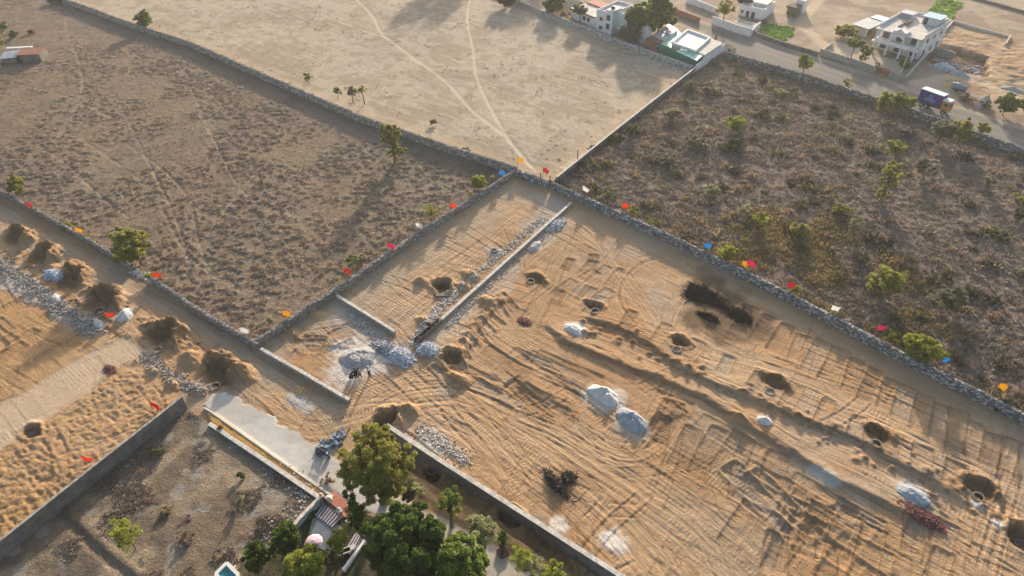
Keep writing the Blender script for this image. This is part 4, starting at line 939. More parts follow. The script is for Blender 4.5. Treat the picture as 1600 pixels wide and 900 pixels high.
# ploughed field and its walls
T(229,47,17,29,'green','round dense green tree standing alone on the far end of the longest rubble wall', base_h=.1, dens=1.4)
T(483,131,115,17,'green','small green tree on the longest rubble wall, left of the group of three', base_h=.2)
T(528,154,134,15,'green','small leaning tree, left one of the group of three by the longest wall', lean=(.6,0))
T(552,160,131,19,'grey','grey-green tree in the middle of the group of three by the longest wall')
T(570,163,133,15,'yellow','sunlit yellow-green tree, right one of the group of three by the longest wall', lean=(-.7,0), base_h=.5)
T(617,254,190,40,'olive','tall feathery olive tree with two crowns in the ploughed field', base_h=.12, leafs=.2,
  lobes=[(-.15,.1,.72,.95,.8,.24),(.2,.1,.30,.78,.7,.17),(.05,.1,.5,.5,.5,.14)])
bare_tree(409,286,261,'small bare dead tree in the middle of the ploughed field', 3)
T(748,299,268,27,'yellow','bright yellow-green tree beside the blue flag at the wall corner', base_h=.12, dens=1.3)
T(680,347,314,44,'olive','thin sparse tree between the white and the orange flag along the climbing wall', base_h=.3, dens=.35)
T(553,422,397,24,'green','small dark green tree by the climbing wall near the orange flag', base_h=.35)
T(222,414,355,68,'olive','spreading acacia tree leaning over the gap in the left rubble wall', base_h=.22, lean=(-.8,.4), dens=1.1, leafs=.17)
B(36,311,274,36,'olive','hazy olive shrub behind the left rubble wall near the left edge')
B(106,362,346,26,'yellow','yellowish bush, leftmost of the row behind the left rubble wall by the yellow flag')
B(133,376,364,18,'yellow','low yellowish bush just right of the yellow flag behind the left rubble wall')
B(146,386,374,16,'olive','smallest olive bush at the right end of the row by the yellow flag')
B(186,412,394,22,'yellow','yellow-green bush at the left foot of the acacia tree')
B(238,442,424,20,'yellow','low yellow bush beside the red-orange flag right of the acacia tree')
B(298,468,458,14,'pale','small pale dry bush behind the left rubble wall between red-orange and white flags')
B(422,508,495,12,'pale','small pale flowering bush between the white and yellow flags near the low corner')
B(563,405,394,18,'pale','thin pale shrub by the climbing wall just right of the small dark green tree', dens=.5)
B(770,285,274,10,'pale','thin pale weed between the yellow-green tree and the blue flag', dens=.5)
B(50,54,46,13,'dark','black-green round bush alone in the grass near the tin-roofed hut')
B(86,8,-4,26,'dark','dark thicket at the very top end of the longest rubble wall')
T(4,54,34,26,'green','green tree behind the tin-roofed hut at the left edge')
T(0,88,58,26,'yellow','yellow-green tree overhanging the left side of the tin-roofed hut')
B(22,60,48,18,'dark','dark bush behind the roof of the hut')
B(677,196,184,12,'grey','grey bush against the longest wall above the tall olive tree')
B(730,240,228,14,'grey','grey bush against the longest wall to the left of the wall crossing')

# scrub field
G_S = 'shrubs in the scrub field'
for a in ((1147,206,178,38,'yellow','yellow-tipped round shrub in the upper left of the scrub field'),(1143,237,214,32,'dark','dark shrub directly below the yellow-tipped round shrub'),
          (1092,234,211,46,'grey','wide dark grey-green shrub left of centre in the upper scrub field'),(1040,263,240,42,'grey','broad grey-green shrub near the thin wall, upper left of the pale shrub'),
          (1076,145,126,30,'grey','grey shrub close to the top of the thin wall'),(1107,150,133,26,'grey','hazy grey shrub under the white rendered wall'),
          (1051,188,168,28,'grey','grey bush halfway up the thin wall on its scrub side'),(986,213,192,26,'dark','dark bush pressed against the thin wall at its middle'),
          (962,226,208,32,'dark','darkest bush at the foot of the thin wall left of its middle'),(905,262,250,24,'dark','low dark bush at the bottom end of the thin wall'),
          (1400,244,219,34,'yellow','bright lime shrub with upright shoots in the upper right scrub field'),(1442,281,248,36,'grey','hazy grey-green shrub right of the tall dark bush'),
          (1540,300,272,22,'grey','thin grey-green shrub near the right edge of the scrub field'),(1556,376,348,54,'dark','wide dark green mound of shrub near the right edge'),
          (1472,490,438,60,'grey','largest grey-green bush in the lower right scrub field'),(1372,468,410,62,'olive','spreading olive bush above the magenta flag'),
          (1395,538,516,34,'yellow','pale yellow bush between the magenta flag and the bright green bush'),(1186,361,332,26,'yellow','egg-shaped yellow-green shrub in the middle of the scrub field'),
          (1131,413,378,40,'yellow','yellow-green bush beside the wall between blue and yellow flags'),(990,342,318,24,'yellow','small green bush by the wall just right of the orange flag'),
          (1019,356,337,34,'olive','low olive bush by the wall right of the small green bush'),(1110,310,288,28,'pale','pale open shrub left of the egg-shaped shrub'),
          (1164,335,320,24,'pale','white-flowering weed just above the egg-shaped shrub'),(950,318,288,26,'grey','tall grey bush behind the wall left of the orange flag'),
          (1246,380,346,40,'olive','olive shrub with a dark foot right of the egg-shaped shrub'),(1331,374,337,28,'grey','upright grey-green shrub in the middle right of the scrub field'),
          (1313,340,318,32,'olive','dim olive shrub just above the upright grey-green shrub'),(1242,462,445,24,'olive','low bush just right of the red flag behind the stone wall'),
          (1566,642,612,54,'dark','dark bush under the yellow flag at the far right end of the wall'),(1590,345,325,28,'dark','dark bush cut by the right edge of the scrub field'),
          (1590,435,415,22,'grey','grey bush at the right edge level with the red flag'),(1420,216,203,26,'dark','dark low bush left of the lime shrub near the road wall'),
          (1218,152,138,24,'pale','pale thin shrub under the roadside wall below the round tree'),(1590,320,303,30,'olive','olive bush at the right edge below the road'),
          (1290,403,392,20,'olive','little olive clump in the yellow grass of the scrub field'),(1520,395,384,24,'dark','low dark clump right of the wide dark mound')):
    B(*a, group=G_S, dens=.9)
T(1376,313,245,36,'olive','tall dark columnar olive tree in the upper right scrub field', base_h=.08, lobes=[(.1,0,.72,1,.8,.25),(0,0,.42,.8,.7,.24),(-.1,0,.2,.6,.6,.16)])
T(1432,562,518,58,'yellow','bright yellow-green bushy tree by the stone wall between magenta and blue flags', base_h=.08, dens=1.5)
# roadside
T(1255,113,86,27,'yellow','round-crowned tree on the roadside wall left of the white villa', base_h=.15, dens=1.4)
T(1323,138,122,16,'yellow','little yellow-green tree on the roadside wall below the villa gate', base_h=.1)
T(1376,180,137,26,'yellow','leftmost yellow-green tree of the clump left of the truck', base_h=.12)
T(1394,182,143,30,'olive','olive middle tree of the clump left of the truck', base_h=.12)
T(1413,182,148,24,'yellow','rightmost light tree of the clump, closest to the truck', base_h=.25)
T(1466,222,183,38,'grey','grey-green bushy tree by the roadside wall below the truck, left of a pair', base_h=.08)
T(1496,226,182,36,'olive','olive bushy tree by the roadside wall below the truck, right of a pair', base_h=.08)
T(1531,213,190,26,'olive','small leaning tree on the roadside wall right of the pair below the truck', base_h=.2, lean=(.5,0))
B(1518,222,208,22,'grey','grey bush between the bushy pair and the small leaning tree')
T(1566,180,145,40,'green','dense dark green tree across the road near the right edge', base_h=.08, dens=1.4)
T(1600,182,150,36,'green','green tree across the road cut by the right edge', base_h=.08)
B(1512,160,146,30,'dry','dry brown hedge bush behind the truck cab')
B(1538,170,156,26,'dry','dry brown bush between the hedge and the dense green tree')
# around the houses at the top
for px_, py_, h_, w_ in ((690,-30,12,10),(735,-38,13,9),(850,-30,12,9),(905,-34,12,9)): plant('t', 0, 0, h_, w_, 'dark', 'tall dark tree standing beyond the top edge of the dry field', group='trees beyond the top edge', at_=P(px_, py_), seed=int(px_), dens=.8)
T(793,12,-16,44,'dark','dark tree at the top edge at the start of the tumbled wall', base_h=.05, dens=1.3)
T(862,24,-10,40,'green','green tree left of the long white terrace house', base_h=.1, dens=1.2)
T(906,36,4,28,'grey','slim grey-green tree in front of the long white terrace house', base_h=.35)
B(883,30,17,16,'dry','dry bush at the left end of the long white terrace house')
T(998,60,2,58,'green','big dark tree hiding the dome shrine, nearest the white tower house', base_h=.1, dens=1.6, leafs=.26)
T(1028,52,-16,50,'green','tall dark tree right behind the dome shrine', base_h=.1, dens=1.5, leafs=.26)
T(983,66,36,42,'grey','grey-green tree in front of the shrine at the field wall', base_h=.06, dens=1.3)
T(1046,42,20,26,'green','small green tree right of the tall dark trees', base_h=.1)
T(1128,42,-2,36,'olive','airy light tree by the white compound wall across the road', base_h=.35, dens=.6)
T(1157,16,-20,30,'dark','dark tree beside the white block house at the top edge', base_h=.2)
T(1330,90,57,30,'green','green tree on a slim trunk in the villa yard, tallest of three', base_h=.45, dens=1.2)
T(1351,92,71,24,'green','middle tree of three in the villa yard', base_h=.3)
T(1348,98,84,15,'green','smallest dark round tree of three in the villa yard', base_h=.15)
B(1370,105,96,8,'yellow','tiny yellow-green bush by the villa gate')
T(1411,114,92,27,'green','dark round tree at the right side of the villa forecourt', base_h=.3, dens=1.2)
B(1457,69,50,20,'dry','dry brown tree behind the right side of the villa')
B(1322,62,38,42,'olive','wide olive bush beside the villa outhouse')
B(1240,28,18,16,'olive','small bush beside the broken hut beyond the crop plot')
B(1195,38,30,14,'grey','grey bush at the left end of the crop plot')
# garden by the lane
T(601,785,664,118,'olive','largest feathery olive tree overhanging the gravel lane', base_h=.3, dens=2.0, leafs=.13, trunk=.35,
  lobes=[(0,.0,.62,.82,.75,.26),(-.45,-.1,.66,.5,.5,.22),(.4,.05,.58,.55,.5,.22),(-.1,.45,.72,.55,.45,.2),(.1,-.4,.5,.6,.45,.2)])
T(646,905,790,132,'deep','largest dark green broad-leaved tree in the garden', base_h=.15, dens=2.0, leafs=.26, trunk=.3,
  lobes=[(0,0,.60,.85,.8,.36),(-.5,.1,.55,.5,.5,.3),(.45,.1,.58,.5,.5,.28),(0,.5,.6,.6,.4,.28),(.1,-.45,.5,.7,.45,.3)])
T(724,925,832,88,'green','broad-leaved tree with yellowish tips right of the largest dark garden tree', base_h=.2, dens=1.5, leafs=.24)
T(566,840,772,36,'deep','narrow dark tree beside the terracotta gate apron', base_h=.05, dens=1.5)
T(490,915,846,60,'yellow','bright yellow-green round tree in front of the pink parasol', base_h=.15, dens=1.8, leafs=.2)
B(408,900,852,46,'deep','round glossy bush at the corner of the vacant plot', dens=1.6, leafs=.2)
B(431,874,848,26,'deep','small green bush between the round glossy bush and the hedge trees', dens=1.3)
T(458,868,815,46,'deep','green tree on the garden wall left of the grey terrace', base_h=.1, dens=1.6, leafs=.2)
T(536,872,822,38,'yellow','yellow-green tree over the lower end of the striped steps', base_h=.25, dens=1.4)
B(518,885,852,36,'dark','dark bush below the right side of the grey terrace', dens=1.2)
B(484,812,800,20,'green','trailing plant on the pale blue garden wall')
B(655,785,752,26,'pale','pale lime shrub at the edge of the lane under the olive tree', dens=1.2)
B(637,790,750,30,'dark','dark shrub under the right side of the large olive tree', dens=1.2)
T(706,822,760,36,'green','slim green tree on the orange bank right of the pale lime shrub', base_h=.3, dens=1.2)
T(758,856,803,50,'pale','frothy pale green tree on the bank beside the potted cypress', base_h=.2, dens=1.1)
T(786,862,825,13,'deep','narrow potted cypress at the edge of the lane', name='cypress', base_h=.03, dens=2.2, leafs=.1)
B(812,892,850,40,'yellow','yellow-green bush on the bank right of the potted cypress', dens=1.1)
B(836,905,866,40,'pale','pale bush in the middle of the bank bushes at the bottom edge', dens=.9)
B(862,918,874,42,'yellow','yellow-green bush at the right end of the bank bushes at the bottom edge', dens=1.2)
B(512,755,742,24,'dry','bare twiggy bush on the white kerb of the lane', dens=.5)
B(212,866,812,40,'yellow','yellow-green bush in the vacant plot', lean=(0,.2))
B(250,712,694,28,'dark','dark low bush near the top of the vacant plot', dens=.8)
B(379,750,738,14,'dark','small dark clump near the right side of the vacant plot')
B(377,792,774,16,'pale','pale leafy weed near the right side of the vacant plot')
B(258,808,790,30,'dry','brown dry clump right of the yellow-green bush in the vacant plot')
B(290,850,836,34,'dry','low dry brush near the bottom of the vacant plot')
B(345,672,662,10,'dry','tuft of dry weed at the top of the orange soil strip')
q = P(786,866); q.z = gz(q.x, q.y); t = empty('plant_pot', q, .6); tag(t, 'square dark planter holding the narrow cypress by the lane', 'plant pot')
mb = MB(); mb.box(-.45,-.45,0,.45,.45,.4); mb.build('pot_body', M['pot'], t); mb = MB(); mb.box(-.38,-.38,.4,.38,.38,.41); mb.build('soil', M['dark'], t)

# ---- dry ground cover nobody could count
def tufts(name, label, zid, n, size, hh, leafm, seed, thresh=.15, blades=7, colf=None, zscale=1.0):
    r = np.random.default_rng(seed); cand = np.argwhere((Z == zid) & (TUFT > thresh))
    dep = GY*cp+CAM_H*sp_; uu = np.abs(GX/dep*FPX); w_ = TUFT[cand[:,0], cand[:,1]]*(uu[cand[:,0], cand[:,1]] < 950)
    dy = np.gradient(YS)[cand[:,0]]; w_ = w_*dy; k = r.choice(len(cand), n, p=w_/w_.sum()); c = cand[k]
    x = XS[c[:,1]]+r.uniform(-.1,.1,n); y = YS[c[:,0]]+r.uniform(-.1,.1,n); z = H[c[:,0], c[:,1]]
    s = size*(.5+.9*r.random(n))*(.8+.5*fbm(x, y, 3, 2, 5)); base = np.stack([x,y,z],1)
    m = n*blades; b = np.repeat(base, blades, 0); ss = np.repeat(s, blades)[:,None]
    d = r.normal(size=(m,3)); d[:,2] = np.abs(d[:,2])*.9+.25; d /= np.linalg.norm(d,axis=1)[:,None]
    w = np.cross(d, r.normal(size=(m,3))); w /= np.linalg.norm(w,axis=1)[:,None]
    o = b+np.concatenate([r.normal(size=(m,2))*ss*.45, np.zeros((m,1))],1); L = ss*hh*(.5+.8*r.random((m,1)))
    V = np.stack([o-w*ss*.16, o+w*ss*.16, o+d*L+w*ss*.10, o+d*L-w*ss*.10], 1).reshape(-1,3)
    val = np.clip(np.repeat(.5+1.3*(fbm(x, y, 4, 4, 6)-.5)+.5*(r.random(n)-.5), blades)+.2*r.normal(size=m)*.6, 0, 1)
    ob = np_mesh(name, V, np.arange(4*m).reshape(-1,4), leafm, None, False, ('leaf','FACE',val)); ob['kind'] = 'stuff'; tag(ob, label, 'scrub')
DRYS = mat_leaf('dry_scrub_blades', (.178,.140,.116), (.345,.270,.202), .25)
DRYG = mat_leaf('yellow_scrub_blades', (.20,.15,.065), (.42,.31,.13), .25)
DRYP = mat_leaf('brown_clod_weeds', (.205,.158,.118), (.36,.28,.205), .25)
STR2 = mat_leaf('tall_straw', (.24,.17,.095), (.42,.30,.16), .25)
STR = mat_leaf('pale_straw', (.30,.24,.15), (.48,.39,.26), .25)
tufts('dry_scrub', 'purple-brown dry scrub covering the field on the right', 3, 21000, .36, .85, DRYS, 1)
sv_ = TUFT.copy(); k_ = (Z == 3); yy = sst(24, 8, np.hypot(GX-40, (GY-74)*1.0))*sst(.40, .56, fbm(GX, GY, 5, 4, 27))
TUFT[k_] = yy[k_]; tufts('yellow_scrub', 'yellowish grass tufts in the middle of the scrub field', 3, 3600, .42, .9, DRYG, 2); TUFT[:] = sv_
LOWB = mat_leaf('low_bush_leaves', (.050,.048,.028), (.165,.150,.075), .3)
tufts('low_scrub', 'low dusky bushes merging into the dry scrub on the right', 3, 130, 1.0, .7, LOWB, 7, .5, 46)
tufts('low_scrub', 'straw-coloured taller grass clumps in the dry scrub on the right', 3, 260, .7, .8, STR2, 8, .5, 26)
tufts('dry_weeds', 'brown dry weeds in patches over the ploughed field', 1, 18000, .24, .45, DRYP, 3, .14)
tufts('straw_tufts', 'scattered straw tufts in the pale dry field', 2, 1500, .28, .5, STR, 4, .1)
tufts('plot_weeds', 'dry weeds in the vacant plot', 6, 2200, .24, .7, DRYP, 5, .1)
# ------------------------------------------------------------------ crop plots
def crop(px, label, seed):
    sl, m, d = area(px, .3, .6); jj, ii = np.nonzero(m > .5); r = np.random.default_rng(seed); n = 2600; k = r.integers(0, len(jj), n)
    x = GX[sl][jj[k],ii[k]]; y = GY[sl][jj[k],ii[k]]; u = x*ca+y*sa; v = -x*sa+y*ca
    ok = (np.mod(u, 4.2) > .5) & (np.mod(v, 3.4) > .5); x, y = x[ok], y[ok]
    p = np.stack([x, y, np.array([gz(a, b) for a, b in zip(x, y)])+.12], 1)
    V, F = leaf_quads(p, .75, r, 1.2, .8); val = np.clip(.5+1.5*(fbm(x, y, 4, 3, 2)-.5)+.3*(r.random(len(x))-.5), 0, 1)
    o = np_mesh('crop', V, F, CROP, None, False, ('leaf','FACE',val)); o['kind'] = 'stuff'; tag(o, label, 'crop')
CROP = mat_leaf('young_crop', (.09,.20,.018), (.28,.46,.04), .45)
crop([(1192,42),(1205,37),(1240,44),(1236,58),(1222,68),(1190,58)], 'small bright green crop plot by the road', 1)
crop([(1450,22),(1470,-4),(1502,6),(1480,46),(1452,40)], 'bright green vegetable beds behind the villa', 2)

# ------------------------------------------------------------------ houses
def frame(fl, fr, z=0.0):
    """empty at front-left corner, x along the front to front-right, y into the house"""
    a = P(*fl, z); b = P(*fr, z); d = b-a; ang = math.atan2(d.y, d.x); return Vector((a.x, a.y, 0)), ang, math.hypot(d.x, d.y)
def bx(m, name, parent, *a, bevel=0):
    q = MB(); q.box(*a); return q.build(name, M[m], parent, False, bevel)
def window(parent, x, z, w, h, y=0.0, m='offwhite', face='f', X=0.0):
    """framed window in the front wall (y plane) or in a side wall (x plane)"""
    if face == 'f':
        f = bx(m, 'window', parent, x-w/2-.08, y-.07, z-.08, x+w/2+.08, y+.02, z+h+.08); bx('glass', 'pane', f, x-w/2, y-.09, z, x+w/2, y-.06, z+h)
    else:
        f = bx(m, 'window', parent, X-.02, x-w/2-.08, z-.08, X+.07, x+w/2+.08, z+h+.08); bx('glass', 'pane', f, X+.06, x-w/2, z, X+.09, x+w/2, z+h)
    return f
def parapet(m, name, parent, x0, y0, x1, y1, z, h=.7, w=.22, open_front=False):
    q = MB(); q.box(x0,y1-w,z,x1,y1,z+h); q.box(x0,y0,z,x0+w,y1-w,z+h); q.box(x1-w,y0,z,x1,y1-w,z+h)
    if not open_front: q.box(x0+w,y0,z,x1-w,y0+w,z+h)
    return q.build(name, M[m], parent)
def flatten(o, ang, w, d, z=0.0, mar=.6, col=None):
    c, s_ = math.cos(ang), math.sin(ang)
    return [(o.x+x*c-y*s_, o.y+x*s_+y*c) for x, y in ((-mar,-mar),(w+mar,-mar),(w+mar,d+mar),(-mar,d+mar))]
# villa
o, an, W = Vector((84.6,159.7,0)), math.radians(-46.5), 9.9; VW, VD = W, 16.0
t = empty('villa', o, an); tag(t, 'large white two-storey villa with an arched front balcony and open pillared porch', 'house')
bx('white', 'wall', t, 0, 3.2, -.3, VW, VD, 3.3); bx('white', 'upper_wall', t, 0, 2.4, 3.6, VW, VD, 6.9)
bx('white', 'floor_slab', t, -.3, -.4, 3.302, VW+.3, VD, 3.6); bx('roofc', 'roof', t, -.3, -.5, 6.902, VW+.3, VD+.2, 7.15)
parapet('white', 'parapet', t, -.3, 1.6, VW+.3, VD+.2, 7.152, .8, .2, True)
for f in (.02,.34,.66,.98): bx('white', 'porch_column', t, f*(VW-.4), -.2, -.3, f*(VW-.4)+.4, .2, 3.3); bx('white', 'balcony_column', t, f*(VW-.4), -.2, 3.602, f*(VW-.4)+.4, .15, 6.9)
bx('white', 'balcony_rail', t, .4, -.35, 3.603, VW-.4, -.22, 4.5)
q = MB(); n = 12; x0, x1 = VW*.34+.3, VW*.66+.1; cx = (x0+x1)/2; rr = (x1-x0)/2-.25; poly = [(x0,5.2),(x0,7.3),(cx,8.6),(x1,7.3),(x1,5.2),(cx+rr,5.2)]+[(cx+rr*math.cos(a), 5.2+rr*.9*math.sin(a)) for a in [math.pi*i/n for i in range(1,n)]]+[(cx-rr,5.2)]
q.add([(x,-.45,z) for x,z in poly]+[(x,-.25,z) for x,z in poly], [tuple(range(len(poly))), tuple(range(2*len(poly)-1,len(poly)-1,-1))]+[(i,(i+1)%len(poly),len(poly)+(i+1)%len(poly),len(poly)+i) for i in range(len(poly))]); q.build('gabled_arch', M['white'], t)
bx('offwhite', 'gable_roof', t, x0, -.24, 7.152, x1, 2.2, 7.7)
for f in (.17,.5,.83): window(t, VW*f, 4.0, 1.7, 2.1, 2.4); window(t, VW*f, .6, 1.8, 1.9, 3.2)
for y in (5,9,13): window(t, y, 4.4, 1.2, 1.3, face='s', X=VW); window(t, y, 1.0, 1.2, 1.3, face='s', X=VW)
bx('offwhite', 'stair_cabin', t, VW-4.2, VD-5.5, 7.153, VW-.6, VD-1.8, 9.3); bx('bluetin', 'cabin_roof', t, VW-4.5, VD-5.9, 9.302, VW-.3, VD-1.6, 9.42)
bx('glass', 'cabin_door', t, VW-3.9, VD-5.56, 7.2, VW-3.0, VD-5.5, 9.0)
bx('sheet', 'water_tank_slab', t, .2, VD-5, 7.153, 3.2, VD-2.2, 8.6)
for k in range(3):
    q = MB(); q.lathe([(.01,7.152),(.55,7.152),(.55,8.1),(.4,8.4),(.01,8.45)], 14, (VW-3.0+k*1.25, VD-.9)); q.build('water_tank', M['white'], t)
t.scale = (1,1,.78)
bx('rust', 'roof_timber', t, VW*.30, 4, 7.153, VW*.30+.25, 9, 7.6); bx('rust', 'roof_timber', t, VW*.38, 6, 7.153, VW*.38+.2, 9.5, 7.9)
# outhouse
o, an, W = frame((1331,52), (1352,59)); t = empty('outhouse', o, an); tag(t, 'low grey-roofed outhouse with an open side left of the villa', 'shed')
bx('offwhite', 'wall', t, 0, 0, -.3, W, .2, 2.2); bx('offwhite', 'wall', t, 0, .2, -.3, .2, 6, 2.2); bx('offwhite', 'back_block', t, .2, 6, -.3, W+2, 9, 2.6)
q = MB(); q.hexa([(-.4,-.5,2.21),(W+.4,-.5,2.21),(W+.4,6,2.6),(-.4,6,2.6),(-.4,-.5,2.3),(W+.4,-.5,2.3),(W+.4,6,2.7),(-.4,6,2.7)]); q.build('roof', M['sheet'], t); bx('twhite', 'back_roof', t, 0, 6.1, 2.71, W+2.2, 9.3, 2.85)
# villa compound wall, gate
plain_wall('grey compound wall along the road in front of the villa yard, left of the rusty gate', [(1280,86),(1320,99),(1364,114)], 1.5, .25, 'concrete', None, 'compound_wall')
plain_wall('short grey compound wall right of the rusty villa gate', [(1389,121),(1413,129)], 1.4, .25, 'concrete', None, 'compound_wall')
plain_wall('long low side wall running back from the road beside the villa', [(1411,128),(1432,104),(1456,72)], 1.0, .2, 'cap', None, 'compound_wall')
plain_wall('low dark field wall along the far side of the road past the crop plot', [(1172,53),(1210,68),(1278,88)], 1.0, .35, 'concrete_dark', None, 'compound_wall')
plain_wall('slanting garden wall beside the villa yard', [(1281,85),(1300,71)], .8, .2, 'cap', None, 'compound_wall')
o, an, W = frame((1365,114), (1389,122)); t = empty('villa_gate', o, an); tag(t, 'rusty brown sheet gate of the villa forecourt', 'gate')
for k in range(2): bx('rust', 'gate_leaf', t, k*W/2+.04, -.05, .1, (k+1)*W/2-.04, .05, 1.7)
for x in (0, W): bx('concrete', 'gate_pier', t, x-.2, -.2, -.2, x+.2, .2, 2.0)
# tower house
o, an, W = frame((930,47), (954,54)); t = empty('tower_house', o, an); tag(t, 'tall white cubic house with a stair tower at the top of the dry field', 'house')
TW = W; bx('white', 'wall', t, 0, 0, -.3, TW, 9, 6.6); bx('white', 'stair_tower', t, TW*.62, -.25, -.3, TW+.3, 3.4, 8.2); bx('white', 'side_wing', t, TW+.3, 2.2, -.3, TW+5.6, 10, 6.2)
parapet('white', 'parapet', t, 0, 0, TW, 9, 6.602, .8); parapet('white', 'parapet', t, TW+.3, 2.2, TW+5.6, 10, 6.202, .8); bx('roofc', 'roof', t, .22, .22, 6.603, TW-.22, 8.78, 6.7)
for z in (.9, 3.9): window(t, TW*.33, z, .9, 1.2, 0); window(t, TW*.81, z+.8, 1.0, 1.9, -.25)
window(t, TW+3.6, 3.7, .9, 1.3, 2.2); bx('greenroof', 'awning', t, TW+.6, .2, 2.6, TW+4.6, 2.2, 2.75); bx('glass', 'shadowed_doorway', t, TW+1.2, 2.12, 0, TW+3.6, 2.2, 2.3)
t.scale = (1,1,.70)
q = MB(); q.lathe([(.01,8.2),(.5,8.2),(.5,9.0),(.01,9.2)], 14, (TW*.8, 1.5)); q.build('water_tank', M['blackm'], t)
# terrace house
o, an, W = frame((892,29), (930,44)); t = empty('terrace_house', o, an); tag(t, 'long low white house with a sandy roof terrace left of the tower house', 'house')
bx('white', 'wall', t, 0, 0, -.3, W-.1, 9, 3.2); bx('roofc', 'roof', t, -.2, -.2, 3.202, W-.1, 9.2, 3.4); bx('rust', 'roof_edge', t, -.2, -.45, 3.0, W-.1, -.21, 3.42)
t.scale = (1,1,.82)
for f in (.55,.72): window(t, W*f, 1.2, .9, 1.1, 0)
bx('terracotta', 'back_roof', t, 0, 5.5, 3.402, W-.1, 9, 3.8)
# shrine
p = P(1006,64); t = empty('shrine', Vector((p.x, p.y, 0)), -.4); tag(t, 'small round whitewashed shrine with a cream pointed dome among dark trees', 'shrine')
t.scale = (.8,.8,.8)
q = MB(); q.lathe([(1.9,-.3),(1.9,3.2),(2.15,3.25),(2.15,3.5),(1.8,3.55)], 16); q.build('wall', M['offwhite'], t)
q = MB(); q.lathe([(1.8,3.5),(1.75,4.0),(1.5,4.6),(.9,5.3),(.35,5.8),(.12,6.3),(.16,6.5),(.01,7.0)], 16); q.build('dome', M['cap'], t, True)
bx('bluegrey', 'door', t, -.5, -1.96, 0, .5, -1.8, 2.0)
# green shed compound
def slab(name, m, parent, px, z, thick, base, down=None):
    """flat roof surveyed by its corners at height z, standing on walls down to the ground if asked"""
    pts = [P(a, b, z)-base for a, b in px]; q = MB(); q.prism([(p.x, p.y) for p in pts], z-thick, z); o = q.build(name, M[m], parent)
    if down:
        c = sum(pts, Vector())/len(pts); q = MB(); q.prism([(c.x+(p.x-c.x)*.95, c.y+(p.y-c.y)*.95) for p in pts], -.3, z-thick-.003); q.build('wall', M[down], parent)
    return o
o = P(1024,79); base = Vector((o.x, o.y, 0)); t = empty('shed_house', base); tag(t, 'flat-roofed roadside house with a green sheet wall and pale green awning', 'house')
gw = [P(1023,79)-base, P(1088,105)-base, P(1101,95)-base]
for k_, (a, b) in enumerate(zip(gw, gw[1:])):
    u = (b-a).normalized(); nn = Vector((-u.y,u.x,0))*.06; q = MB(); q.prism([((a-nn).x,(a-nn).y),((b-nn).x,(b-nn).y),((b+nn).x,(b+nn).y),((a+nn).x,(a+nn).y)], -.3, 2.0+.004*k_); q.build('sheet_wall', M['greenwall'], t)
slab('side_roof', 'rust', t, [(1008,61),(1028,69),(1035,64),(1017,56)], 1.9, .1, base, 'brick')
slab('side_roof', 'sheet', t, [(1018,55.5),(1036.5,63),(1046,56),(1030,48)], 2.05, .1, base, 'offwhite')
slab('side_roof', 'sheet', t, [(1031,47),(1047,55),(1060,45.5),(1045,37)], 2.2, .1, base, 'offwhite')
slab('courtyard_roof', 'greenroof', t, [(1025,71),(1046,77),(1066,55),(1060,47),(1047,56)], 1.5, .08, base)
slab('main_roof', 'roofc', t, [(1048,66),(1101,86),(1130,67),(1075,46)], 2.5, .18, base, 'offwhite')
slab('roof_terrace', 'white', t, [(1054,65),(1086,76.5),(1108,58),(1075,47)], 2.62, .1, base)
tc = [P(a, b, 3.0)-base for a, b in [(1049,65.6),(1087.5,78.8),(1111,57.8),(1074.4,44.6)]]
for k_ in range(4):
    a, b = tc[k_], tc[(k_+1)%4]; cc = sum(tc, Vector())/4; ins = lambda p: Vector((cc.x+(p.x-cc.x)*.88, cc.y+(p.y-cc.y)*.88, 0)); c2, d2 = ins(b), ins(a)
    q = MB(); q.prism([(a.x,a.y),(b.x,b.y),(c2.x,c2.y),(d2.x,d2.y)], 2.5+.003, 3.0+.003*k_); q.build('roof_parapet', M['white'], t)
pts = [P(a, b, 2.1)-base for a, b in [(1057,80.5),(1089,95),(1100.5,86),(1069,74.5)]]; q = MB()
for k_ in range(6):
    f0, f1 = k_/6+.006, (k_+1)/6-.006; A_, B_, C_, D_ = pts[0].lerp(pts[1],f0), pts[0].lerp(pts[1],f1), pts[3].lerp(pts[2],f1), pts[3].lerp(pts[2],f0)
    zz = .05*(k_ % 2); q.hexa([(A_.x,A_.y,2.03+zz),(B_.x,B_.y,2.03+zz),(C_.x,C_.y,2.3+zz),(D_.x,D_.y,2.3+zz),(A_.x,A_.y,2.09+zz),(B_.x,B_.y,2.09+zz),(C_.x,C_.y,2.36+zz),(D_.x,D_.y,2.36+zz)])
q.build('green_awning', M['greenroof'], t)
# white block house with compound wall across the road
o, an, W = frame((1153,24), (1191,32)); t = empty('block_house', o, an); tag(t, 'white single-storey house with dark doorways across the road', 'house')
bx('white', 'wall', t, 0, 0, -.3, W, 8, 3.2); bx('roofc', 'roof', t, .25, .25, 3.202, W-.25, 7.75, 3.3); parapet('white', 'parapet', t, 0, 0, W, 8, 3.203, .5, .22)
t.scale = (1,1,.75)
for f in (.30,.52): bx('glass', 'doorway', t, W*f, -.04, 0, W*f+.9, .02, 2.1)
window(t, W*.14, 1.2, .7, .9, 0); bx('offwhite', 'roof_room', t, W*.35, 3, 3.31, W-.5, 7, 4.2)
t = plain_wall('tall white compound wall of the block house along the road', [(1112,37),(1150,51),(1172,57)], 1.9, .3, 'white', None, 'compound_wall')
plain_wall('white compound side wall leading back from the road', [(1172,57),(1186,44)], 1.6, .3, 'white', None, 'compound_wall')
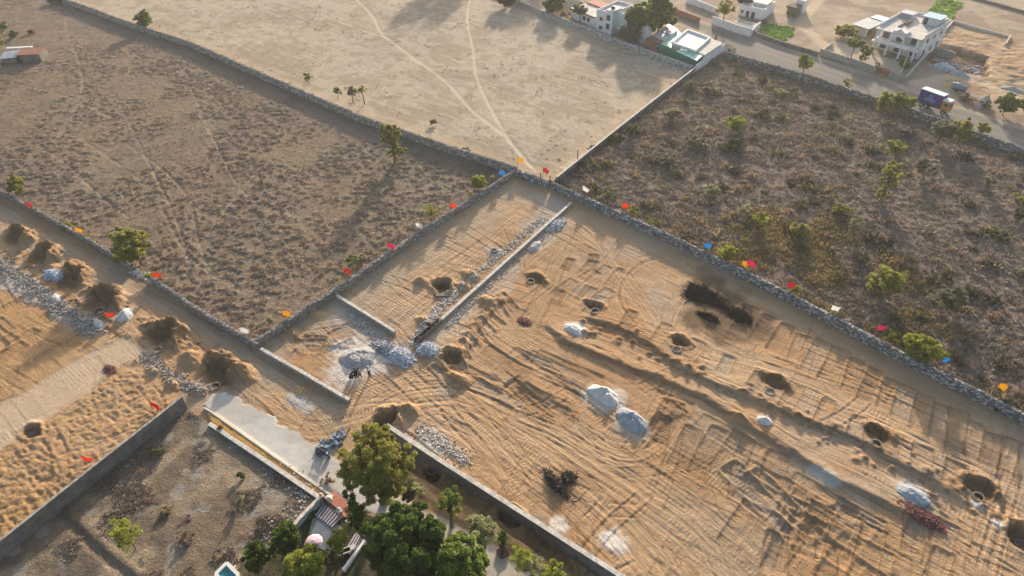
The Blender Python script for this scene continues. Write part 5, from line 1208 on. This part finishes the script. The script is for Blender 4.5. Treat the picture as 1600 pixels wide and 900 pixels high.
plain_wall('white compound wall at the top edge left of the airy tree', [(1072,4),(1100,14),(1122,24)], 1.6, .3, 'white', None, 'compound_wall')
plain_wall('brown earth wall along the far side of the road behind the trees', [(1040,17),(1070,27),(1092,36)], 1.4, .4, 'brick', None, 'compound_wall')
o, an, W = frame((1146,40), (1176,47)); t = empty('courtyard_trough', o, an); tag(t, 'long open concrete trough in the white house courtyard', 'trough')
parapet('offwhite', 'rim', t, 0, 0, W, 2.4, -.1, 1.1, .3); bx('concrete_dark', 'basin_floor', t, .3, .3, -.1, W-.3, 2.1, .1)
# broken hut, foundations
o, an, W = frame((1228,22), (1240,25)); t = empty('ruined_hut', o, an); tag(t, 'small ruined hut with a dark thatch and white block beyond the crop plot', 'hut')
bx('concrete_dark', 'wall', t, 0, 0, -.2, W, 4, 1.8); bx('deadwood', 'thatch', t, -.3, -.3, 1.802, W+.3, 3.2, 2.2); bx('white', 'white_block', t, .5, 3.4, -.2, W+.6, 6, 3.2)
plain_wall('low foundation wall running back on the building plot right of the villa', [(1462,65),(1488,36)], .6, .3, 'cap', None, 'foundation_wall')
plain_wall('low foundation wall at the back of the building plot', [(1489,36),(1530,48),(1576,60)], .6, .3, 'cap', None, 'foundation_wall')
plain_wall('low foundation wall at the right end of the building plot', [(1570,72),(1577,59)], .6, .3, 'cap', None, 'foundation_wall')
plain_wall('grey block wall standing at the edge of the building pit', [(1460,76),(1492,86)], 1.8, .3, 'concrete', None, 'block_wall')
plain_wall('long low field wall at the top right corner', [(1515,-2),(1560,10),(1640,32)], .7, .3, 'concrete_dark', None, 'field_wall')
heap(1474,107,2.1,1.3,1.0,None,'white stone heap at the building plot right of the villa', rocks=260, rsize=.35, rcol=(.60,.62,.64), seed=21, name='stone_heap')
heap(1500,118,2.3,1.4,.9,'grave_g','brown-grey sand heap between two heaps on the building plot', seed=22)
heap(1530,117,1.6,1.0,.8,'grave_g','small grey gravel heap at the right of the building plot heaps', seed=23)
heap(1583,140,2.6,1.2,.6,'grave_g','low dark gravel heap near the right edge across the road', seed=24)
stone_strip('building rubble and sacks beside the pit on the building plot', [(1470,86),(1490,96),(1505,103),(1530,98)], 2.2, 420, .42, (.38,.34,.31), 10)
# tin-roofed hut, left edge
o, an, W = frame((3,100), (56,95)); o = P(4,101); t = empty('tin_hut', Vector((o.x,o.y,0)), math.radians(8)); tag(t, 'small grey hut with a rusty and white tin roof at the left edge', 'hut')
bx('concrete_dark', 'wall', t, 4.6, 0, -.2, 8.6, 4.2, 1.9); bx('concrete_dark', 'lean_to_wall', t, 0, .2, -.2, 4.5, 4, 1.3)
bx('rust', 'roof', t, 3.4, -.1, 1.902, 8.7, 4.4, 2.02); q = MB(); q.hexa([(-.2,-.2,1.31),(3.6,-.2,1.5),(3.3,3.2,2.0),(-.2,3.2,1.7),(-.2,-.2,1.39),(3.6,-.2,1.58),(3.3,3.2,2.08),(-.2,3.2,1.78)]); q.build('tin_roof', M['haze_tin'], t)
bx('white', 'roof_edge', t, -.2, 4.42, 1.95, 5.4, 5.2, 2.1); bx('dark', 'doorway', t, 3.4, -.06, 0, 4.4, .14, 1.25)
plain_wall('low pale wall stub cut by the left edge below the tin-roofed hut', [(-30,112),(2,106)], .8, .3, 'white', None, 'boundary_wall')

# ------------------------------------------------------------------ gate, steps and terrace of the garden house
o = P(520,770); a2 = P(550,811); xa = math.atan2((a2-o).y, (a2-o).x)      # x runs along the gate, y towards the lane
t0 = Vector((o.x, o.y, gz(o.x, o.y)))
Wg = (a2-o).length
pv_ = MB(); pts = [P(510,778),P(523,766),P(540,782),P(552,795),P(548,812),P(534,806)]
pv_.prism([(p.x, p.y) for p in pts], -.2, .09); s_ = pv_.build('terracotta_paving', M['terracotta']); s_['kind'] = 'structure'
pv_ = MB(); pts = [P(488,812),P(506,799),P(527,818),P(545,838),P(520,868),P(480,846)]
pv_.prism([(p.x, p.y) for p in pts], -.6, .06); s_ = pv_.build('terrace_paving', M['paving']); s_['kind'] = 'structure'
def quadbox(mb, a, b, c, d, z0, z1): mb.prism([(p.x, p.y) for p in (a,b,c,d)], z0, z1)
t = empty('garden_steps', P(515,805)); tag(t, 'wide flight of pale steps with maroon risers between the gate and the grey terrace', 'steps')
A0, A1, B0, B1 = P(492,806), P(506,786), P(520,826), P(537,808)
base = P(515,805)
base_m = MB(); quadbox(base_m, A0-base, A1-base, B1-base, B0-base, -.2, .10); 
q = MB(); [q.v.append(v) for v in base_m.v]; q.f = base_m.f; q.build('riser_base', M['step_d'], t)
for k in range(8):
    f0 = (k+.18)/8; f1 = (k+.78)/8; mb = MB(); quadbox(mb, A0.lerp(B0,f0)-base, A1.lerp(B1,f0)-base, A1.lerp(B1,f1)-base, A0.lerp(B0,f1)-base, .0, .16); mb.build('tread', M['step_l'], t)
t = empty('garden_steps', P(555,850)); tag(t, 'lower run of pale striped steps half hidden by the yellow-green tree', 'steps'); base = P(555,850)
A0, A1, B0, B1 = P(538,862), P(556,832), P(556,872), P(570,845)
mb = MB(); quadbox(mb, A0-base, A1-base, B1-base, B0-base, -.2, .1); mb.build('riser_base', M['step_d'], t)
for k in range(5):
    f0 = (k+.2)/5; f1 = (k+.75)/5; mb = MB(); quadbox(mb, A0.lerp(B0,f0)-base, A1.lerp(B1,f0)-base, A1.lerp(B1,f1)-base, A0.lerp(B0,f1)-base, 0, .16); mb.build('tread', M['step_l'], t)
t = empty('garden_gate', P(506,787)); tag(t, 'black barred garden gate between stone piers above the steps', 'gate'); base = P(506,787)
g0, g1 = P(507,787)-base, P(532,807)-base
mb = MB(); mb.tube([g0+Vector((0,0,.15)), g1+Vector((0,0,.15))],[.05,.05]); mb.tube([g0+Vector((0,0,1.3)), g1+Vector((0,0,1.3))],[.05,.05])
for k in range(19): p = g0.lerp(g1, k/18); mb.tube([p+Vector((0,0,.1)), p+Vector((0,0,1.4))],[.03,.03],4)
mb.build('gate_bars', M['blackm'], t)
def pier(px, py, label, h=1.7, m='concrete', ball=True):
    p = G(px, py); t = empty('gate_pier', p, xa); tag(t, label, 'gate pier'); h *= .7; bx(m, 'shaft', t, -.2,-.2,-.2,.2,.2,h, bevel=.03); bx('cap', 'cap_stone', t, -.26,-.26,h+.002,.26,.26,h+.1)
    if ball:
        q = MB(); q.lathe([(.01,h+.1),(.12,h+.15),(.17,h+.27),(.12,h+.4),(.01,h+.45)], 12); q.build('finial', M['cap'], t, True)
pier(505,786,'left stone gate pier by the pale blue garden wall'); pier(533,809,'right stone gate pier with a round finial beside the terracotta apron')
pier(547,822,'small stone post at the lower end of the black gate', 1.2)
p = G(514,783); t = empty('boulder', p); tag(t, 'rounded pale boulder on the terracotta apron beside the gate', 'boulder'); q = MB(); q.lathe([(.01,-.2),(.36,-.1),(.45,.2),(.36,.5),(.15,.66),(.01,.68)], 14); q.build('rock', M['cap'], t, True)
plain_wall('pale blue-grey garden wall between the vacant plot and the grey terrace', [(463,828),(480,808),(500,788)], .9, .25, 'bluegrey', 'cap', 'garden_wall')
plain_wall('thin white edging at the lower end of the garden steps', [(538,895),(556,868),(571,848)], .5, .25, 'white', None, 'garden_wall')
p = G(497,866); t = empty('parasol', p); tag(t, 'pale pink open parasol on the grey terrace', 'parasol')
q = MB(); q.tube([(0,0,0),(0,0,2.3)],[.04,.03],8); q.build('pole', M['blackm'], t)
q = MB(); n = 10; vs = [(0,0,2.55)]+[(.85*math.cos(2*math.pi*i/n), .85*math.sin(2*math.pi*i/n), 2.15) for i in range(n)]+[(.55*math.cos(2*math.pi*(i+.5)/n), .55*math.sin(2*math.pi*(i+.5)/n), 2.43) for i in range(n)]
fs = []
for i in range(n): a, b = 1+i, 1+(i+1)%n; c0, c1 = 1+n+i, 1+n+(i+1)%n; fs += [(a,b,c0),(b,c1,c0),(0,c0,c1)]
q.add(vs, fs); q.build('canopy', M['pink'], t)
t = empty('garden_railing', P(455,885)); tag(t, 'black slanting handrail beside the dark garden path', 'railing'); b0 = P(455,885); e = P(474,848)-b0; mb = MB()
for z in (.4,.9): mb.tube([Vector((0,0,z)), e+Vector((0,0,z))],[.05,.05])
for k in range(6): p = e*(k/5); mb.tube([p, p+Vector((0,0,1.0))],[.04,.04])
mb.build('rail', M['blackm'], t)
o, an, W = frame((346,905), (372,898)); t = empty('pool_tank', P(358,900)); tag(t, 'white-rimmed tank with teal water at the bottom edge of the vacant plot', 'tank')
b0 = P(358,900); c_ = [P(340,902)-b0, P(357,885)-b0, P(376,904)-b0, P(358,925)-b0]
for i in range(4):
    a, b = c_[i], c_[(i+1)%4]; mb = MB(); u = (b-a).normalized(); nn = Vector((-u.y,u.x,0))*.16
    mb.prism([((a-nn).x,(a-nn).y),((b-nn).x,(b-nn).y),((b+nn).x,(b+nn).y),((a+nn).x,(a+nn).y)], -.3, .7+.003*i); mb.build('rim', M['white'], t)
mb = MB(); mb.prism([(p.x*.93,p.y*.93) for p in c_], -.2, .5); mb.build('water_surface', M['pool'], t)
# white stools by the steps
for i,(px,py,lb) in enumerate(((534,868,'left white garden bench beside the lower steps'),(543,863,'right white garden bench beside the lower steps'))):
    p = G(px,py); t = empty('garden_bench', p, xa+1.3); tag(t, lb, 'bench', 'white benches by the steps'); bx('offwhite','seat',t,-.9,-.25,.42,.9,.25,.52); bx('offwhite','leg',t,-.8,-.2,-.1,-.6,.2,.418); bx('offwhite','leg',t,.6,-.2,-.1,.8,.2,.418)

# ------------------------------------------------------------------ flags
def mat_flag(name, c):
    m = mat(name, c, .8, .08, 2.0); n = m.node_tree.nodes; l = m.node_tree.links; b = n.get("Principled BSDF")
    tr = n.new("ShaderNodeBsdfTranslucent"); tr.inputs['Color'].default_value = (*c, 1); mx = n.new("ShaderNodeMixShader"); mx.inputs[0].default_value = .5
    l.new(b.outputs[0], mx.inputs[1]); l.new(tr.outputs[0], mx.inputs[2]); l.new(mx.outputs[0], n.get("Material Output").inputs['Surface']); return m
FC = dict(red=(.62,.015,.03), yellow=(.80,.50,.01), orange=(.80,.13,.02), white=(.80,.80,.80), magenta=(.72,.02,.22), blue=(.06,.40,.72))
for k, c in FC.items(): M['flag_'+k] = mat_flag('flag_cloth_'+k, c)
def flag(fx, fy, colr, label, drop=17, h=None, yaw=0, seed=0):
    b = G(fx-2, fy+drop); hh = hgt(b, fy-4)-b.z; t = empty('flag', b, yaw); tag(t, label, 'flag', 'bamboo flags set along the walls')
    q = MB(); lx_, ly_ = rnd.uniform(-.12,.12), rnd.uniform(-.12,.12); q.tube([(-lx_,-ly_,-.3),(0,0,hh*.6),(0,0,hh+.12)],[.045,.038,.03],6); q.build('pole', M['pole'], t)
    n, m_ = 9, 6; w, l = 1.1, .8; r = np.random.default_rng(seed); ph = r.random()*6; V = []
    for sgn in (.012,-.012):
        for i in range(n):
            for j in range(m_):
                s_ = i/(n-1); V.append((.03+w*s_*(1-.06*j), .16*s_*math.sin(5*s_+ph+j*.35)+sgn+.15*s_, hh-.06-l*j/(m_-1)-.5*s_*s_*(1+.6*math.sin(ph*2))))
    F = []
    for side in range(2):
        o_ = side*n*m_
        for i in range(n-1):
            for j in range(m_-1): F.append((o_+i*m_+j, o_+(i+1)*m_+j, o_+(i+1)*m_+j+1, o_+i*m_+j+1))
    o2 = n*m_
    for i in range(n-1): F.append((i*m_,(i+1)*m_,o2+(i+1)*m_,o2+i*m_)); F.append((i*m_+m_-1,(i+1)*m_+m_-1,o2+(i+1)*m_+m_-1,o2+i*m_+m_-1))
    for j in range(m_-1): F.append(((n-1)*m_+j,(n-1)*m_+j+1,o2+(n-1)*m_+j+1,o2+(n-1)*m_+j))
    np_mesh('flag_cloth', np.array(V), np.array(F), M['flag_'+colr], t, True)
for i, (x, y, c, lb) in enumerate(((50,318,'red','red flag farthest left, behind the left rubble wall'),(127,358,'yellow','yellow flag among the yellowish bushes behind the left rubble wall'),
    (247,430,'orange','orange-red flag just right of the acacia tree'),(382,516,'white','white flag left of the low corner of the ploughed field'),(448,490,'yellow','yellow flag just right of the low corner of the ploughed field'),
    (542,422,'orange','orange flag left of the small dark green tree on the climbing wall'),(610,382,'magenta','magenta flag on the climbing wall above the small dark green tree'),(653,351,'white','white flag on the climbing wall left of the sparse tree'),
    (706,320,'orange','orange flag on the climbing wall right of the sparse tree'),(782,270,'blue','pale blue flag beside the yellow-green tree at the upper crossing'),(811,250,'yellow','yellow flag in the dry field behind the upper crossing'),
    (850,266,'red','red flag by the dark gate post at the upper crossing'),(911,294,'white','white flag in the scrub field nearest the upper crossing'),(972,321,'orange','orange flag behind the blue-grey stone wall beside the small green bush'),
    (1099,383,'blue','blue flag left of the yellow-green bush behind the stone wall'),(1157,411,'yellow','yellow flag in front of a magenta one right of the yellow-green bush'),(1166,409,'magenta','dark magenta flag partly behind the yellow one at the stone wall'),
    (1227,445,'red','red flag behind the stone wall above the black brush piles'),(1295,480,'white','white flag behind the middle of the blue-grey stone wall'),(1366,512,'magenta','magenta flag left of the bright yellow-green bushy tree'),
    (1466,562,'blue','blue flag right of the bright yellow-green bushy tree'),(1552,602,'yellow','yellow flag near the right edge above a dark bush'),(171,492,'orange','orange flag planted beside the fourth dirt-track pit'),
    (241,630,'red','red flag at the top of the lumpy soil near the grey plastered wall'),(136,715,'orange','orange flag in the middle of the lumpy soil at lower left'))):
    flag(x, y, c, lb, 9 if x in (241,136,171) else 16, yaw=random.Random(i*7+1).uniform(-.55,.35), seed=i)
for px, py, lb in ((844,288,'dark wooden post in the wall at the upper crossing'),(859,291,'dark gate post at the end of the blue-grey stone wall'),(902,250,'thin dark post on the thin wall above the upper crossing')):
    p = G(px,py); t = empty('fence_post', p); tag(t, lb, 'post'); q = MB(); q.tube([(0,0,-.3),(.02,0,.9),(0,.02,1.9)],[.11,.10,.08],7); q.build('shaft', M['deadwood'], t); bx('deadwood','post_cap',t,-.12,-.12,1.9,.12,.12,1.98)

# ------------------------------------------------------------------ vehicles
def wheel(parent, x, y, r, w, name='wheel'):
    q = MB(); n = 18; pr = [(r*.55,-w/2),(r*.93,-w/2),(r,-w*.3),(r,w*.3),(r*.93,w/2),(r*.55,w/2)]
    q.lathe(pr, n); q.v = [(x+a, y+c, r+b) for a, b, c in q.v]; o = q.build(name, M['tyrerubber'], parent)
    h = MB(); h.lathe([(.01,-w*.35),(r*.56,-w*.4),(r*.56,w*.4),(.01,w*.35)], n); h.v = [(x+a, y+c, r+b) for a, b, c in h.v]; h.build('rim', M['sheet'], o); return o
a, b = P(1434,163), P(1480,180); d = b-a; ang = math.atan2(d.y, d.x); c = (a+b)/2; c.z = .03
t = empty('cargo_truck', c, ang); tag(t, 'blue tarpaulin-sided truck with a white roof and orange cab on the road', 'truck'); L = 7.2; w = 1.22; t.scale = (.88,.70,.98)
bx('tblue', 'cargo_body', t, -L/2, -w, 1.05, L/2-2.0, w, 3.55, bevel=.05); bx('twhite', 'cargo_roof', t, -L/2-.04, -w-.04, 3.555, L/2-1.96, w+.04, 3.66)
bx('blackm', 'chassis', t, -L/2+.1, -.5, .62, L/2-.2, .5, 1.04)
q = MB(); q.prism([(L/2-1.85,.75),(L/2-.05,.75),(L/2,1.7),(L/2-.25,2.55),(L/2-1.85,2.7)], -w+.06, w-.06); q.v = [(x, z, y) for x, y, z in q.v]; cab = q.build('cab', M['torange'], t, False, .04)
bx('twhite', 'cab_roof', t, L/2-1.9, -w+.1, 2.72, L/2-.25, w-.1, 3.0); q = MB(); q.hexa([(L/2+.02,-1.0,1.75),(L/2+.02,1.0,1.75),(L/2-.2,1.0,2.5),(L/2-.2,-1.0,2.5),(L/2+.05,-1.0,1.75),(L/2+.05,1.0,1.75),(L/2-.17,1.0,2.5),(L/2-.17,-1.0,2.5)]); q.build('windscreen', M['glass'], t)
for s_ in (-1, 1):
    y0, y1 = sorted((s_*(w-.07), s_*(w-.03))); bx('glass', 'side_window', t, L/2-1.4, y0, 1.75, L/2-.45, y1, 2.4); y0, y1 = sorted((s_*.6, s_*.95)); bx('twhite', 'headlight', t, L/2, y0, 1.0, L/2+.06, y1, 1.2)
    for x in (L/2-1.0, -L/2+2.3, -L/2+1.2): wheel(t, x, s_*(w-.2), .52, .34)
bx('twhite', 'bumper', t, L/2-.02, -w+.1, .55, L/2+.15, w-.1, .85)
em = MB()                                                      # pale emblem and two lines of lettering on the tarpaulin
y0, y1 = -w-.012, -w-.003
em.box(-1.35,y0,2.4,-1.22,y1,2.98); em.box(-.68,y0,2.4,-.55,y1,2.98); em.box(-1.22,y0,2.86,-.68,y1,2.98); em.box(-1.22,y0,2.4,-.68,y1,2.5); em.build('emblem', M['emblem'], t)
for k in range(9): bx('emblem', 'letter', t, -2.2+k*.28, y0, 1.98, -2.02+k*.28, y1, 2.22)
for k in range(12): bx('emblem', 'letter', t, -2.2+k*.21, y0, 1.66, -2.07+k*.21, y1, 1.80)
c = G(1496,144); t = empty('water_tanker', c, ang+.05); t.scale = (.75,.75,.75); tag(t, 'grey-blue cylindrical water tanker trailer parked across the road behind the truck', 'trailer')
q = MB(); n = 16; q.lathe([(.01,-1.9),(.75,-1.9),(.82,-1.75),(.82,1.75),(.75,1.9),(.01,1.9)], n); q.v = [(z, x, 1.5+y) for x, y, z in q.v]; q.build('tank', M['tank'], t, False)
bx('blackm','chassis',t,-1.8,-.4,.5,2.6,.4,.66); bx('tank','hatch',t,-.3,-.3,2.3,.3,.3,2.5); bx('twhite','top_plank',t,-1.4,-.25,2.31,-.5,.25,2.4)
for s_ in (-1,1): wheel(t, -.4, s_*.75, .42, .26)
q = MB(); q.tube([(2.6,0,.58),(3.4,0,.55)],[.05,.05]); q.build('drawbar', M['blackm'], t)
p = G(1406,117); t = empty('utility_pole', p); tag(t, 'pale slim utility pole at the right side of the villa forecourt', 'pole'); q = MB(); q.tube([(0,0,-.4),(.1,0,3),(.2,0,6.2)],[.14,.12,.09],8); q.build('shaft', M['cap'], t); bx('concrete','cross_arm',t,-.5,-.05,5.8,.9,.05,5.9)
# tent-like shelter beside the tanker
c = G(1535,165); t = empty('canvas_shelter', c, .3); tag(t, 'small sagging pale canvas shelter beside the road near the dense green tree', 'shelter')
q = MB(); q.add([(-1.3,-.9,0),(1.0,-.9,0),(.9,.9,0),(-1.2,.9,0),(-.4,.1,1.9),(.8,.1,2.2)], [(0,1,5,4),(2,3,4,5),(1,2,5),(3,0,4)]); q.build('canvas', M['cap'], t)
q = MB(); q.tube([(.8,.1,0),(.8,.1,2.5)],[.05,.05]); q.build('pole', M['pole'], t)
# motorbike on the lane
c = G(507,712); t = empty('motorbike', c, math.radians(-35)); tag(t, 'dark motorbike standing on the gravel lane', 'motorbike')
wheel(t, -.65, 0, .31, .11); wheel(t, .65, 0, .31, .10)
q = MB(); q.tube([(-.6,0,.35),(-.2,0,.5),(.35,0,.55),(.62,0,.85)],[.05,.08,.08,.05]); q.tube([(.65,0,.31),(.5,0,1.0)],[.035,.035]); q.build('frame', M['blackm'], t)
bx('blackm','engine',t,-.25,-.14,.25,.2,.14,.52,bevel=.03); q = MB(); q.tube([(-.05,0,.75),(.2,0,.82),(.42,0,.76)],[.1,.16,.09],8); q.build('fuel_tank', M['tblue'], t)
bx('blackm','seat',t,-.75,-.13,.72,-.02,.13,.82,bevel=.03); q = MB(); q.tube([(.42,-.36,1.05),(.5,0,1.02),(.42,.36,1.05)],[.025,.03,.025]); q.build('handlebar', M['blackm'], t); bx('twhite','headlight',t,.55,-.09,.8,.68,.09,.98)
# heap of pale blue sheet and rubble beside it
brush = G(520,692); r = np.random.default_rng(5); n = 120; u = r.normal(0,1.0,n); v = r.normal(0,.35,n); x = u*math.cos(.95)-v*math.sin(.95); y = u*math.sin(.95)+v*math.cos(.95)
V_, F_ = stones_mesh(np.stack([x,y,.05+.2*r.random(n)],1), .32*(.4+r.random((n,3))), r.random(n)*6, .35, r)
ob = np_mesh('rubbish_heap', V_, F_, M['stone'], None, False, ('tint','POINT',np.repeat(np.where(r.random((n,1)) < .5, np.array([[.30,.38,.44]]), np.array([[.12,.13,.14]])), 8, 0))); ob.location = brush; tag(ob, 'narrow heap of bluish rubbish just above the motorbike', 'rubbish')
# planter pots on the road wall corner
for i,(px,py,h_,lb) in enumerate(((1139,81,1.7,'tall dry potted plant on the road at the corner of the green shed house'),(1146,84,1.0,'short dark pot right of the tall potted plant by the road'),(1118,63,1.1,'dark potted bush behind the green shed house'))):
    p = G(px,py); t = empty('potted_plant', p); tag(t, lb, 'potted plant'); q = MB(); q.lathe([(.01,0),(.3,0),(.42,.6),(.36,.6),(.01,.5)],12); q.build('pot', M['pot'], t)
    rr = np.random.default_rng(i); pp = rr.normal(size=(60,3))*np.array([.22,.22,h_*.22])+np.array([0,0,.6+h_*.4]); V_, F_ = leaf_quads(pp, .25, rr); np_mesh('foliage', V_, F_, LEAF['dry' if i == 0 else 'dark'], t, False, ('leaf','FACE',rr.random(60)))

# ------------------------------------------------------------------ people
def skin_mesh(pts, edges, rad, name, m, parent, sub=1):
    me = bpy.data.meshes.new(name); me.from_pydata([tuple(p) for p in pts], edges, []); o = bpy.data.objects.new(name, me); COL.objects.link(o)
    md = o.modifiers.new('s', 'SKIN'); md.use_smooth_shade = True
    for v, r in zip(me.skin_vertices[0].data, rad): v.radius = (r, r)
    me.skin_vertices[0].data[0].use_root = True
    s2 = o.modifiers.new('d', 'SUBSURF'); s2.levels = sub; s2.render_levels = sub
    dg = bpy.context.evaluated_depsgraph_get(); new = bpy.data.meshes.new_from_object(o.evaluated_get(dg)); bpy.data.objects.remove(o)
    return link(name, new, m, parent)
def person(px, py, yaw, shirt, trousers, label, pose='stand', headcloth=None, skirt=False):
    p = G(px, py); t = empty('person', p, yaw); tag(t, label, 'person', 'people by the grey sand heap'); s_ = 1.0
    if pose == 'stand': J = dict(pel=(0,0,.92), che=(.03,0,1.30), nec=(.04,0,1.46), hed=(.07,0,1.60), top=(.08,0,1.70), sl=(.02,.19,1.38), el=(.08,.26,1.12), hl=(.22,.22,.90), sr=(.02,-.19,1.38), er=(.04,-.27,1.12), hr=(.15,-.25,.88), ll=(.02,.1,.86), kl=(.04,.12,.47), al=(-.02,.13,.07), tl=(.14,.15,.03), lr=(.02,-.1,.86), kr=(.02,-.12,.47), ar=(-.06,-.13,.07), tr=(.1,-.15,.03))
    elif pose == 'bend': J = dict(pel=(-.1,0,.86), che=(.22,0,1.12), nec=(.36,0,1.16), hed=(.47,0,1.16), top=(.55,0,1.15), sl=(.27,.19,1.13), el=(.36,.24,.86), hl=(.48,.16,.62), sr=(.27,-.19,1.13), er=(.34,-.24,.86), hr=(.44,-.14,.58), ll=(-.1,.1,.8), kl=(.02,.13,.45), al=(-.05,.14,.07), tl=(.11,.16,.03), lr=(-.1,-.1,.8), kr=(0,-.13,.45), ar=(-.1,-.14,.07), tr=(.06,-.16,.03))
    else: J = dict(pel=(-.1,0,.28), che=(.12,0,.60), nec=(.2,0,.74), hed=(.27,0,.86), top=(.29,0,.96), sl=(.12,.19,.67), el=(.28,.24,.48), hl=(.42,.14,.36), sr=(.12,-.19,.67), er=(.28,-.24,.46), hr=(.42,-.12,.34), ll=(-.08,.1,.26), kl=(.26,.17,.45), al=(.05,.16,.07), tl=(.22,.18,.03), lr=(-.08,-.1,.26), kr=(.26,-.17,.43), ar=(.05,-.16,.07), tr=(.22,-.18,.03))
    R = dict(pel=.13, che=.15, nec=.06, hed=.10, top=.075, sl=.065, el=.045, hl=.035, sr=.065, er=.045, hr=.035, ll=.09, kl=.065, al=.045, tl=.04, lr=.09, kr=.065, ar=.045, tr=.04)
    E_ = [('pel','che'),('che','nec'),('nec','hed'),('hed','top'),('che','sl'),('sl','el'),('el','hl'),('che','sr'),('sr','er'),('er','hr'),('pel','ll'),('ll','kl'),('kl','al'),('al','tl'),('pel','lr'),('lr','kr'),('kr','ar'),('ar','tr')]
    def grow(keys, edges, extra, name, m):
        ix = {k: i for i, k in enumerate(keys)}; return skin_mesh([J[k] for k in keys], [(ix[a], ix[b]) for a, b in edges], [R[k]+extra for k in keys], name, M[m], t)
    ks = list(J); grow(ks, E_, 0, 'body', 'skin')
    grow(['pel','che','sl','el','sr','er'], [('pel','che'),('che','sl'),('sl','el'),('che','sr'),('sr','er')], .022, 'shirt', shirt)
    grow(['pel','ll','kl','al','lr','kr','ar'], [('pel','ll'),('ll','kl'),('kl','al'),('pel','lr'),('lr','kr'),('kr','ar')], .05 if skirt else .022, 'trousers', trousers)
    h = Vector(J['hed']); q = MB(); q.lathe([(.01,.125),(.07,.11),(.112,.05),(.117,-.01),(.10,-.05)], 12); q.v = [(h.x-.015+a, h.y+b, h.z+.03+c) for a, b, c in q.v]; q.build('headcloth' if headcloth else 'hair', M[headcloth or 'hair'], t, True)
for k, c in dict(cloth_navy=(.02,.03,.10), cloth_black=(.014,.014,.018), cloth_white=(.75,.75,.74), cloth_pink=(.50,.28,.25), cloth_brown=(.10,.07,.05), cloth_orange=(.5,.15,.04)).items(): M[k] = mat(k, c, .9, .15, 6.0)
person(549,592,.9,'cloth_navy','cloth_navy','person in navy crouching at the left of the group by the grey sand heap','squat')
person(557,592,2.4,'cloth_black','cloth_black','person in black clothes standing in the middle of the group by the grey sand heap', headcloth='cloth_black', skirt=True)
person(563,591,1.9,'cloth_pink','cloth_brown','person in a pinkish shirt bending just right of the one in black','bend')
person(578,588,2.8,'cloth_white','cloth_black','person in a white shirt and dark trousers standing apart beside the grey sand heap', headcloth='cloth_white')
person(672,517,2.2,'cloth_black','cloth_brown','person in dark clothes bending at the plank shuttering of the low inner wall','bend')
person(1487,138,-1,'cloth_orange','cloth_brown','person in orange standing beside the water tanker')
